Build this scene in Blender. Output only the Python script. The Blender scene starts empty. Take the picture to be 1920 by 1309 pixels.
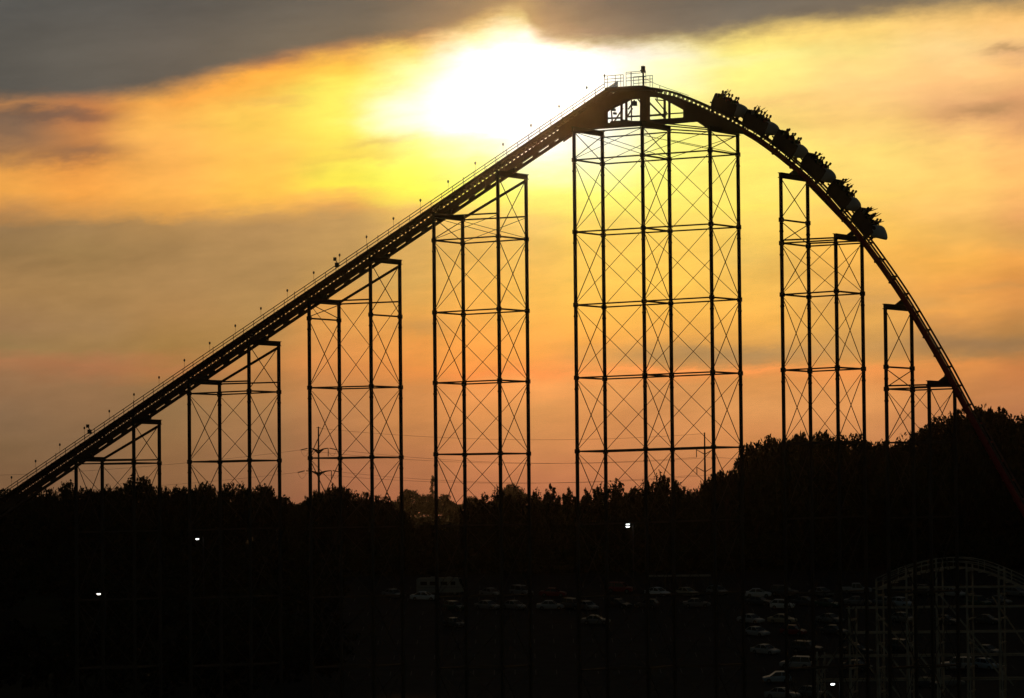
import bpy, math, random
import numpy as np
from mathutils import Vector, Matrix
from mathutils.geometry import tessellate_polygon

R = math.radians
SC = bpy.context.scene
COL = SC.collection
rnd = random.Random(7)

# ------------------------------------------------------------------ camera
FPX = 7200.0                      # focal length in photo pixels (photo 1920 x 1309)
CAM_Z = 25.0
PITCH = math.atan((955 - 654.5) / FPX)
ROLL = -0.0096
cam_d = bpy.data.cameras.new('camera'); cam = bpy.data.objects.new('camera', cam_d)
COL.objects.link(cam)
cam_d.sensor_width = 36.0; cam_d.lens = 36.0 * FPX / 1920.0
cam_d.clip_start = 1.0; cam_d.clip_end = 20000.0
cam.location = (0, 0, CAM_Z)
CAMR = (Matrix.Rotation(R(90) + PITCH, 3, 'X') @ Matrix.Rotation(ROLL, 3, 'Z'))
cam.rotation_euler = CAMR.to_euler()
SC.camera = cam

# ------------------------------------------------------------------ sun and sky
SUN_EL, SUN_AZ = R(6.4), R(0.2)
sun_d = bpy.data.lights.new('sun', 'SUN'); sun = bpy.data.objects.new('sun', sun_d)
COL.objects.link(sun)
sun_d.energy = 0.14; sun_d.angle = R(2.0); sun_d.color = (1.0, 0.50, 0.16)
sdir = Vector((math.sin(SUN_AZ) * math.cos(SUN_EL), math.cos(SUN_AZ) * math.cos(SUN_EL), math.sin(SUN_EL)))
sun.rotation_euler = sdir.to_track_quat('Z', 'Y').to_euler()
sun.location = (0, 900, 300)
DOME = 0.0010                      # strength of the dim dusk dome
HAZE_DENSITY, HAZE_G = 0.000017, 0.985

SC.view_settings.view_transform = 'Standard'
SC.view_settings.look = 'None'
SC.view_settings.exposure = 0.0
SC.view_settings.gamma = 1.0
SC.view_settings.use_curve_mapping = False
SC.cycles.max_bounces = 6
SC.cycles.volume_bounces = 0


def lin(c):
    return tuple((v / 255 / 12.92) if v / 255 <= 0.04045 else (((v / 255) + 0.055) / 1.055) ** 2.4 for v in c)


def build_world():
    w = bpy.data.worlds.new('World'); SC.world = w; w.use_nodes = True
    nt = w.node_tree; N = nt.nodes; L = nt.links; N.clear()

    def M(op, a, b=None, c=None, clamp=False):
        n = N.new('ShaderNodeMath'); n.operation = op; n.use_clamp = clamp
        for i, v in enumerate((a, b, c)):
            if v is None: continue
            if isinstance(v, (int, float)): n.inputs[i].default_value = v
            else: L.new(v, n.inputs[i])
        return n.outputs[0]

    def smooth(v, a, b, lo=0.0, hi=1.0, kind='SMOOTHSTEP'):
        n = N.new('ShaderNodeMapRange'); n.interpolation_type = kind
        L.new(v, n.inputs[0])
        n.inputs[1].default_value = a; n.inputs[2].default_value = b
        n.inputs[3].default_value = lo; n.inputs[4].default_value = hi
        return n.outputs[0]

    def mix(f, a, b, kind='MIX'):
        n = N.new('ShaderNodeMix'); n.data_type = 'RGBA'; n.blend_type = kind
        if isinstance(f, (int, float)): n.inputs[0].default_value = f
        else: L.new(f, n.inputs[0])
        for i, v in ((6, a), (7, b)):
            if isinstance(v, tuple): n.inputs[i].default_value = (*v, 1)
            else: L.new(v, n.inputs[i])
        return n.outputs[2]

    def ramp(fac, stops, lo, hi, interp='EASE'):
        n = N.new('ShaderNodeValToRGB'); cr = n.color_ramp; cr.interpolation = interp
        L.new(fac, n.inputs[0])
        while len(cr.elements) < len(stops): cr.elements.new(0.5)
        for e, (p, c) in zip(cr.elements, stops):
            e.position = max(0, min(1, (p - lo) / (hi - lo))); e.color = (*lin(c), 1)
        return n.outputs[0]

    def noise(vec, sx, sy, detail, off, rough=0.55):
        m = N.new('ShaderNodeCombineXYZ')
        L.new(M('MULTIPLY_ADD', vec[0], 1.0 / sx, off), m.inputs[0])
        L.new(M('MULTIPLY_ADD', vec[1], 1.0 / sy, off * 1.7), m.inputs[1])
        n = N.new('ShaderNodeTexNoise'); n.noise_dimensions = '2D'
        L.new(m.outputs[0], n.inputs['Vector'])
        n.inputs['Scale'].default_value = 1.0; n.inputs['Detail'].default_value = detail
        n.inputs['Roughness'].default_value = rough
        return M('SUBTRACT', n.outputs[0], 0.5)

    tc = N.new('ShaderNodeTexCoord'); sp = N.new('ShaderNodeSeparateXYZ')
    L.new(tc.outputs['Generated'], sp.inputs[0])
    dx, dy, dz = sp.outputs
    dyc = M('MAXIMUM', dy, 0.02)
    # sky-fixed tangent coordinates around the sunset (units: 1/7200 rad), tilted 0.55 degree
    U0 = M('MULTIPLY_ADD', M('DIVIDE', dx, dyc), FPX, 960.0)
    V0 = M('MULTIPLY_ADD', M('DIVIDE', dz, dyc), -FPX, 955.0)
    V0 = M('MULTIPLY_ADD', M('SUBTRACT', U0, 960.0), -0.0096, V0)
    # wind-drawn warping of the cloud field
    slant = M('MULTIPLY_ADD', U0, 0.10, V0)
    n1 = noise((U0, slant), 420, 95, 5, 3.1)
    n2 = noise((U0, slant), 300, 120, 4, 9.7)
    n3 = noise((U0, slant), 170, 55, 6, 5.3, 0.65)
    n6 = noise((U0, slant), 74, 24, 6, 21.7, 0.65)
    V = M('MULTIPLY_ADD', n6, 26.0, M('MULTIPLY_ADD', n1, 30.0, V0)); V = M('MULTIPLY_ADD', n3, 30.0, V)
    U = M('MULTIPLY_ADD', n2, 90.0, U0)
    LO, HI = 0.0, 960.0
    fac = smooth(V, LO, HI, kind='LINEAR')
    W = (255, 255, 255)
    cols = [
     (0, [(150,(160,120,80)),(195,(212,146,82)),(218,(132,104,80)),(252,(138,105,78)),(292,(186,132,78)),(325,(235,162,76)),(357,(240,166,76)),(390,(194,138,78)),(422,(150,118,78)),(470,(148,116,74)),(545,(166,127,79)),(610,(158,121,81)),(652,(148,118,75)),(682,(165,114,75)),(708,(148,109,74)),(770,(136,105,75)),(840,(128,98,67)),(940,(119,85,59))]),
     (160, [(150,(235,152,82)),(190,(228,147,78)),(216,(178,117,74)),(250,(216,142,76)),(288,(186,122,70)),(325,(242,161,74)),(357,(246,165,74)),(392,(215,152,80)),(420,(160,125,80)),(470,(158,124,77)),(545,(168,129,80)),(610,(163,126,81)),(655,(158,122,75)),(690,(168,113,74)),(722,(148,110,74)),(820,(134,102,71)),(940,(124,89,63))]),
     (320, [(120,(245,180,88)),(175,(255,191,86)),(230,(255,187,89)),(280,(255,182,88)),(320,(250,177,84)),(360,(251,178,82)),(392,(235,166,80)),(417,(175,134,82)),(465,(165,128,80)),(525,(172,132,82)),(585,(174,131,79)),(645,(165,125,70)),(692,(176,120,69)),(722,(150,113,72)),(765,(146,111,72)),(830,(144,105,67)),(940,(138,95,64))]),
     (480, [(95,(240,161,83)),(140,(255,203,83)),(185,(255,199,87)),(232,(255,205,87)),(280,(255,199,87)),(325,(255,195,82)),(357,(255,195,81)),(382,(245,180,80)),(406,(200,150,85)),(432,(176,136,85)),(505,(178,138,85)),(585,(180,138,82)),(645,(178,134,76)),(692,(186,128,71)),(765,(165,120,75)),(830,(154,110,72)),(940,(147,97,68))]),
     (640, [(80,(250,186,92)),(125,(255,228,90)),(180,(255,238,98)),(232,(255,238,96)),(280,(255,223,86)),(312,(255,236,86)),(346,(255,236,80)),(367,(250,192,85)),(387,(222,162,85)),(412,(190,148,90)),(465,(190,148,88)),(525,(200,153,85)),(575,(225,160,80)),(625,(225,153,78)),(682,(220,141,75)),(725,(195,130,75)),(770,(185,126,77)),(830,(173,114,74)),(940,(163,100,70))]),
     (780, [(55,(238,186,96)),(95,(255,248,115)),(130,(255,250,140)),(155,(255,246,130)),(180,(255,255,185)),(212,(255,255,235)),(242,(255,255,170)),(266,(255,245,110)),(302,(255,255,100)),(348,(255,255,90)),(372,(255,232,90)),(396,(235,188,98)),(425,(220,172,95)),(470,(214,166,90)),(530,(216,165,85)),(582,(226,162,78)),(640,(233,155,73)),(692,(233,145,70)),(742,(205,135,75)),(805,(191,126,74)),(870,(177,112,72)),(940,(169,103,70))]),
     (890, [(25,(255,225,110)),(70,(255,255,190)),(105,(255,255,255)),(240,(255,255,255)),(264,(255,255,195)),(302,(255,255,150)),(345,(255,255,120)),(368,(255,250,110)),(394,(250,215,105)),(432,(236,186,96)),(485,(235,180,88)),(545,(245,180,82)),(605,(250,172,78)),(665,(250,158,72)),(707,(250,148,72)),(742,(235,152,83)),(805,(209,137,79)),(865,(195,123,77)),(940,(182,110,75))]),
     (1000, [(20,(255,250,160)),(60,(255,255,255)),(285,(255,255,255)),(330,(255,255,175)),(354,(255,255,125)),(384,(255,230,110)),(424,(246,202,106)),(485,(240,188,92)),(545,(248,188,85)),(605,(250,178,80)),(665,(252,165,75)),(705,(252,155,80)),(727,(241,158,86)),(765,(219,148,83)),(825,(203,134,79)),(885,(193,120,77)),(940,(180,108,75))]),
     (1110, [(60,(255,250,160)),(92,(255,255,255)),(205,(255,255,255)),(285,(255,255,220)),(335,(255,255,160)),(364,(255,250,120)),(404,(255,226,105)),(455,(255,206,95)),(525,(255,200,88)),(585,(255,190,82)),(642,(252,172,78)),(680,(226,156,82)),(703,(244,155,80)),(727,(230,155,86)),(805,(209,137,80)),(885,(193,120,77)),(940,(178,107,75))]),
     (1250, [(60,(255,236,144)),(105,(255,255,210)),(150,(255,255,190)),(192,(255,255,150)),(242,(255,251,134)),(302,(255,248,129)),(354,(255,241,114)),(404,(255,222,104)),(455,(255,206,92)),(525,(255,200,85)),(582,(250,186,80)),(632,(240,170,80)),(666,(196,146,85)),(686,(206,146,82)),(700,(240,150,78)),(722,(205,140,80)),(805,(209,139,83)),(885,(193,123,77)),(940,(174,106,75))]),
     (1400, [(50,(255,225,120)),(95,(255,246,138)),(150,(255,236,133)),(192,(255,222,128)),(242,(255,231,123)),(302,(255,236,113)),(354,(255,228,108)),(404,(255,216,103)),(442,(246,202,95)),(485,(236,190,94)),(545,(250,190,85)),(605,(245,178,80)),(642,(225,162,82)),(661,(186,142,88)),(676,(210,146,82)),(690,(250,155,80)),(712,(215,145,78)),(765,(219,150,86)),(825,(209,137,80)),(940,(182,113,76))]),
     (1600, [(20,(255,220,120)),(100,(255,226,134)),(160,(255,206,129)),(222,(255,210,124)),(282,(255,222,119)),(334,(255,215,114)),(384,(255,206,106)),(424,(255,200,90)),(475,(250,186,85)),(525,(240,176,85)),(562,(216,160,85)),(602,(226,166,82)),(651,(206,152,85)),(681,(220,152,78)),(700,(240,150,78)),(742,(225,152,86)),(805,(209,139,83)),(865,(198,126,79)),(940,(184,113,76))]),
     (1800, [(10,(255,212,120)),(80,(255,215,141)),(142,(254,196,126)),(195,(236,176,118)),(224,(234,174,113)),(272,(255,206,116)),(344,(255,206,111)),(394,(254,195,106)),(442,(231,176,90)),(492,(250,180,82)),(532,(240,166,80)),(582,(240,165,80)),(602,(216,150,80)),(641,(176,131,80)),(666,(182,133,78)),(686,(225,145,75)),(722,(200,132,75)),(785,(193,126,79)),(860,(175,114,77)),(940,(166,105,75))]),
     (1920, [(0,(248,200,112)),(60,(255,206,131)),(92,(226,174,120)),(122,(250,192,121)),(182,(230,166,111)),(224,(222,161,107)),(272,(254,190,111)),(344,(255,190,106)),(404,(240,171,101)),(452,(216,160,85)),(492,(240,165,78)),(532,(226,151,75)),(572,(215,145,75)),(612,(190,135,75)),(646,(162,121,75)),(666,(186,128,72)),(692,(200,125,70)),(742,(193,126,77)),(805,(175,112,75)),(940,(160,101,73))]),
    ]
    c = None; px = None
    for x, st in cols:
        r = ramp(fac, st, LO, HI, 'LINEAR')
        c = r if c is None else mix(smooth(U, px, x), c, r)
        px = x

    # soft wisps and streaks of cloud: centre, size, tilt, colour, strength
    wisps = [
     (95, 213, 120, 15, -0.03, (112,92,78), 0.75), (150, 287, 95, 16, -0.12, (140,104,74), 0.65),
     (60, 262, 130, 22, -0.10, (135,102,78), 0.45), (520, 190, 60, 8, 0.05, (235,185,90), 0.6),
     (705, 262, 85, 11, -0.10, (232,196,86), 0.75), (640, 296, 150, 12, -0.12, (238,196,84), 0.5),
     (1850, 207, 80, 17, -0.10, (186,140,94), 0.85), (1905, 86, 45, 7, 0.0, (190,150,100), 0.8),
     (1500, 225, 190, 30, 0.05, (250,198,112), 0.35), (1480, 186, 90, 12, -0.1, (245,196,118), 0.5),
     (1340, 664, 190, 15, 0.03, (176,136,86), 0.65), (1840, 645, 130, 18, 0.02, (160,122,82), 0.7),
     (800, 612, 60, 14, 0.0, (196,146,84), 0.5), (1680, 560, 140, 14, 0.08, (212,158,88), 0.5),
     (1870, 540, 110, 9, -0.05, (206,150,84), 0.45), (300, 688, 190, 12, 0.08, (178,112,76), 0.25),
     (1230, 699, 260, 3.6, -0.033, (255,158,84), 0.85), (930, 705, 120, 7, -0.01, (255,150,76), 0.6),
     (975, 42, 30, 24, 0.0, (255,250,150), 0.5), (985, 72, 42, 26, 0.0, (255,255,235), 0.9), (875, 180, 108, 66, -0.12, (255,255,250), 0.97), (968, 50, 44, 26, 0.0, (255,250,200), 0.6), (1120, 110, 120, 26, -0.05, (255,255,245), 0.85),
     (1010, 420, 160, 16, -0.04, (240,196,106), 0.5), (740, 215, 70, 9, -0.06, (255,255,190), 0.6),
     (1310, 118, 140, 12, -0.10, (255,255,185), 0.5), (1420, 380, 220, 14, -0.05, (255,232,100), 0.45),
    ]

    def blob(x, y, rx, ry, m):
        a = M('MULTIPLY_ADD', U, 1.0 / rx, -x / rx)
        yy = M('MULTIPLY_ADD', M('SUBTRACT', U, x), -m, V)
        b = M('MULTIPLY_ADD', yy, 1.0 / ry, -y / ry)
        d2 = M('ADD', M('MULTIPLY', a, a), M('MULTIPLY', b, b))
        return M('POWER', 2.71828, M('MULTIPLY', d2, -1.0))
    for (x, y, rx, ry, m, colr, s) in wisps:
        c = mix(M('MULTIPLY', blob(x, y, rx, ry, m), s), c, lin(colr))
    # fine streaking of the lit cloud
    n4 = noise((U0, slant), 130, 46, 6, 1.3, 0.62)
    n5 = noise((U0, slant), 430, 88, 6, 12.4, 0.62)
    n4 = M('MULTIPLY_ADD', n6, 0.45, n4)
    tex = M('ADD', M('MULTIPLY_ADD', n4, 0.26, 1.02), M('MULTIPLY', n5, 0.34))
    tn = N.new('ShaderNodeVectorMath'); tn.operation = 'SCALE'
    L.new(c, tn.inputs[0]); L.new(tex, tn.inputs['Scale']); c = tn.outputs[0]

    # heavy grey cloud across the top
    edge = [(-400,186),(0,184),(100,181),(200,177),(300,165),(400,141),(500,113),(600,93),(700,79),(800,62),(880,44),(935,28),(965,22),(985,28),(1008,54),(1035,70),(1100,77),(1200,77),(1300,68),(1400,54),(1500,38),(1600,27),(1700,19),(1800,11),(1920,2),(2300,-30)]
    fcn = N.new('ShaderNodeFloatCurve'); cv = fcn.mapping.curves[0]
    pts = [((x + 400) / 2700.0, (y + 60) / 260.0) for x, y in edge]
    cv.points[0].location = pts[0]; cv.points[1].location = pts[-1]
    for p in pts[1:-1]: cv.points.new(*p)
    fcn.mapping.update()
    Uc = M('MULTIPLY_ADD', n3, 40.0, U0)
    L.new(smooth(Uc, -400, 2300, kind='LINEAR'), fcn.inputs['Value'])
    ve = M('MULTIPLY_ADD', fcn.outputs[0], 260.0, -60.0)
    dv = M('SUBTRACT', ve, M('MULTIPLY_ADD', n3, 26.0, M('MULTIPLY_ADD', n6, 16.0, M('MULTIPLY_ADD', n1, 14.0, V0))))
    cf = smooth(dv, -32.0, 24.0)
    top = ramp(smooth(U0, -400, 2300, kind='LINEAR'), [(-400,(84,82,76)),(0,(90,86,79)),(150,(97,91,82)),(320,(103,94,83)),(500,(112,100,84)),(700,(122,106,85)),(860,(150,122,88)),(950,(186,150,97)),(985,(204,166,102)),(1030,(160,130,92)),(1100,(136,115,91)),(1250,(130,113,93)),(1400,(126,112,94)),(1600,(138,118,93)),(1900,(165,138,97)),(2300,(120,105,88))], -400, 2300, 'LINEAR')
    topd = mix(smooth(V0, 120, -60), top, lin((84, 85, 84)))
    topd = mix(0.55, top, topd)
    tx = N.new('ShaderNodeVectorMath'); tx.operation = 'SCALE'
    L.new(topd, tx.inputs[0]); L.new(M('ADD', M('MULTIPLY_ADD', n5, 0.45, 1.03), M('MULTIPLY_ADD', n4, 0.12, M('MULTIPLY', n1, 0.30))), tx.inputs['Scale'])
    # the lit fringe under the cloud's edge glows orange
    fr = M('MULTIPLY', smooth(dv, -80.0, -22.0), M('MULTIPLY', smooth(U0, 1050, 760, 0.25, 0.85), smooth(U0, 120, 480, 0.15, 1.0)))
    c = mix(fr, c, mix(1.0, c, (1.0, 0.68, 0.64), 'MULTIPLY'))
    c = mix(cf, c, tx.outputs[0])
    # the veiled sun itself, far brighter than the cloud
    g = M('ADD', M('MULTIPLY', blob(1000, 150, 95, 52, -0.1), 2.2), M('MULTIPLY', blob(1000, 190, 190, 95, -0.1), 0.16))
    gl = N.new('ShaderNodeVectorMath'); gl.operation = 'SCALE'
    gl.inputs[0].default_value = (1.0, 0.84, 0.55); L.new(g, gl.inputs['Scale'])
    c = mix(1.0, c, gl.outputs[0], 'ADD')
    # below the horizon and far round the compass the glow dies away into the dusk dome
    sky = N.new('ShaderNodeTexSky'); sky.sky_type = 'NISHITA'; sky.sun_disc = False
    sky.sun_elevation = SUN_EL; sky.sun_rotation = SUN_AZ
    sky.dust_density = 2.0; sky.air_density = 1.5
    ds = N.new('ShaderNodeVectorMath'); ds.operation = 'SCALE'
    L.new(sky.outputs[0], ds.inputs[0]); ds.inputs['Scale'].default_value = DOME / 0.1
    m = smooth(U0, -2600, -700); m = M('MULTIPLY', m, smooth(U0, 4500, 2600))
    m = M('MULTIPLY', m, smooth(V0, -1600, -60)); m = M('MULTIPLY', m, smooth(dy, 0.02, 0.2))
    c = mix(m, ds.outputs[0], c)
    c10 = N.new('ShaderNodeVectorMath'); c10.operation = 'SCALE'
    L.new(c, c10.inputs[0]); c10.inputs['Scale'].default_value = 10.0
    bg = N.new('ShaderNodeBackground'); bg.inputs['Strength'].default_value = 0.1
    L.new(c10.outputs[0], bg.inputs['Color'])
    out = N.new('ShaderNodeOutputWorld'); L.new(bg.outputs[0], out.inputs['Surface'])
    w.cycles.sampling_method = 'MANUAL'; w.cycles.sample_map_resolution = 2048


build_world()


# ------------------------------------------------------------------ materials
def mat(name, base, rough=0.6, metal=0.0, var=0.25, scale=3.0, bump=0.0, emit=None, spec=0.5, alpha=1.0):
    m = bpy.data.materials.new(name); m.use_nodes = True
    nt = m.node_tree; N = nt.nodes; L = nt.links
    b = N['Principled BSDF']
    b.inputs['Roughness'].default_value = rough; b.inputs['Metallic'].default_value = metal
    b.inputs['Specular IOR Level'].default_value = spec
    tc = N.new('ShaderNodeTexCoord'); nz = N.new('ShaderNodeTexNoise')
    L.new(tc.outputs['Object'], nz.inputs['Vector'])
    nz.inputs['Scale'].default_value = scale; nz.inputs['Detail'].default_value = 4
    cr = N.new('ShaderNodeValToRGB'); L.new(nz.outputs[0], cr.inputs[0])
    cr.color_ramp.elements[0].position = 0.3; cr.color_ramp.elements[1].position = 0.7
    cr.color_ramp.elements[0].color = (*[v * (1 - var) for v in base], 1)
    cr.color_ramp.elements[1].color = (*[min(1, v * (1 + var)) for v in base], 1)
    L.new(cr.outputs[0], b.inputs['Base Color'])
    if bump:
        bp = N.new('ShaderNodeBump'); bp.inputs['Strength'].default_value = bump
        L.new(nz.outputs[0], bp.inputs['Height']); L.new(bp.outputs[0], b.inputs['Normal'])
    if emit:
        b.inputs['Emission Color'].default_value = (*emit[0], 1); b.inputs['Emission Strength'].default_value = emit[1]
    if alpha < 1: b.inputs['Alpha'].default_value = alpha
    return m


MT = {
 'steel': mat('painted_support_steel', (0.115, 0.10, 0.085), 0.85, 0.0, 0.15, 0.4, spec=0.08),
 'red': mat('red_track_paint', (0.46, 0.04, 0.035), 0.45, 0.0, 0.15, 0.5),
 'girder': mat('dark_track_steel', (0.17, 0.10, 0.07), 0.6, 0.0, 0.2, 0.5),
 'rail': mat('running_rail_steel', (0.20, 0.12, 0.09), 0.45, 0.2, 0.15, 2.0),
 'grate': mat('walkway_mesh', (0.12, 0.10, 0.08), 0.7, 0.0, 0.2, 2.0, alpha=0.55),
 'handrail': mat('galvanised_handrail', (0.22, 0.21, 0.2), 0.5, 0.3, 0.1, 2.0),
 'box': mat('grey_equipment_box', (0.2, 0.18, 0.16), 0.6),
 'nose': mat('pale_car_fibreglass', (0.62, 0.61, 0.62), 0.35, 0.0, 0.05, 1.0),
 'nose_lead': mat('sky_lit_car_fibreglass', (0.80, 0.82, 0.84), 0.3, 0.0, 0.05, 1.0),  # lighter, bluer copy of the nose material: sky reflection painted into its base colour
 'tub': mat('dark_car_tub', (0.06, 0.045, 0.05), 0.5, 0.0, 0.2, 2.0),
 'seat': mat('black_seat_vinyl', (0.03, 0.03, 0.032), 0.6, 0.0, 0.2, 6.0),
 'wheelpoly': mat('coaster_wheel', (0.07, 0.06, 0.05), 0.6),
 'skin': mat('skin', (0.36, 0.22, 0.16), 0.6, 0.0, 0.08, 10.0),
 'hair': mat('dark_hair', (0.03, 0.02, 0.015), 0.6, 0.0, 0.3, 20.0),
 'leaf': mat('summer_leaves', (0.022, 0.032, 0.013), 0.65, 0.0, 0.5, 0.6, spec=0.2),
 'leaf_b': mat('olive_leaves', (0.028, 0.031, 0.014), 0.65, 0.0, 0.5, 0.6, spec=0.2),
 'bark': mat('bark', (0.07, 0.055, 0.04), 0.9, 0.0, 0.4, 3.0, 0.3, spec=0.2),
 'grass': mat('rough_grass', (0.024, 0.030, 0.014), 0.95, 0.0, 0.4, 0.15, spec=0.1),
 'asphalt': mat('parking_asphalt', (0.032, 0.032, 0.034), 0.95, 0.0, 0.25, 0.4, 0.1, spec=0.1),
 'paint': mat('worn_road_paint', (0.10, 0.10, 0.095), 0.8, 0.0, 0.25, 3.0, spec=0.2),
 'wood': mat('weathered_white_timber', (0.46, 0.44, 0.39), 0.85, 0.0, 0.35, 0.8, spec=0.2),
 'conc': mat('footing_concrete', (0.3, 0.29, 0.27), 0.9),
 'pole': mat('dark_painted_pole', (0.07, 0.07, 0.075), 0.8, 0.0, 0.1, 1.0, spec=0.15),
 'insul': mat('insulator_porcelain', (0.18, 0.17, 0.16), 0.4),
 'wire': mat('aluminium_conductor', (0.12, 0.11, 0.1), 0.6, 0.3),
 'lampglass': mat('lit_lamp_lens', (0.9, 0.95, 1.0), 0.4, emit=((0.93, 1.0, 0.97), 3.2)),
 'lampwarm': mat('lit_lamp_lens_warm', (1.0, 0.95, 0.88), 0.4, emit=((1.0, 0.95, 0.86), 3.0)),
 'glass': mat('car_glass', (0.02, 0.025, 0.027), 0.08, 0.0, 0.1, 1.0),
 'tyre': mat('tyre_rubber', (0.02, 0.02, 0.02), 0.9),
 'tail': mat('red_tail_lens', (0.35, 0.02, 0.02), 0.3),
 'head': mat('clear_head_lens', (0.6, 0.62, 0.62), 0.2),
 'plinth': mat('shelter_roof_metal', (0.32, 0.29, 0.25), 0.6),
 'globe': mat('unlit_lamp_globe', (0.25, 0.24, 0.22), 0.4),
}
CARPAINT = {
 'white': (0.72, 0.73, 0.74), 'silver': (0.42, 0.43, 0.45), 'grey': (0.20, 0.21, 0.22), 'charcoal': (0.08, 0.085, 0.09),
 'dark red': (0.26, 0.03, 0.03), 'dark green': (0.03, 0.10, 0.07), 'navy': (0.03, 0.045, 0.11), 'beige': (0.42, 0.36, 0.26),
 'dull white': (0.30, 0.31, 0.31), 'pale blue': (0.38, 0.47, 0.56), 'black': (0.025, 0.025, 0.028),
}
for k, v in CARPAINT.items():
    MT['car_' + k] = mat('car_paint_' + k.replace(' ', '_'), v, 0.28, 0.0, 0.04, 0.5)
SHIRTS = []
for i, v in enumerate([(0.5, 0.5, 0.5), (0.06, 0.07, 0.16), (0.3, 0.05, 0.05), (0.07, 0.16, 0.09), (0.04, 0.04, 0.04), (0.4, 0.32, 0.08)]):
    SHIRTS.append(mat('shirt_cloth_%d' % i, v, 0.9, 0.0, 0.15, 8.0))

# ------------------------------------------------------------------ helpers
ORG = {}


def tag(o, label=None, cat=None, group=None, kind=None):
    if label: o['label'] = label
    if cat: o['category'] = cat
    if group: o['group'] = group
    if kind: o['kind'] = kind
    return o


def empty(name, loc=(0, 0, 0)):
    o = bpy.data.objects.new(name, None); COL.objects.link(o)
    o.location = loc; o.empty_display_size = 0.5
    ORG[o.name] = Vector(loc)
    return o


def link_mesh(name, me, parent=None):
    o = bpy.data.objects.new(name, me); COL.objects.link(o)
    if parent is not None:
        o.parent = parent; ORG[o.name] = ORG.get(parent.name, Vector((0, 0, 0)))
    else:
        ORG[o.name] = Vector((0, 0, 0))
    return o


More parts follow.
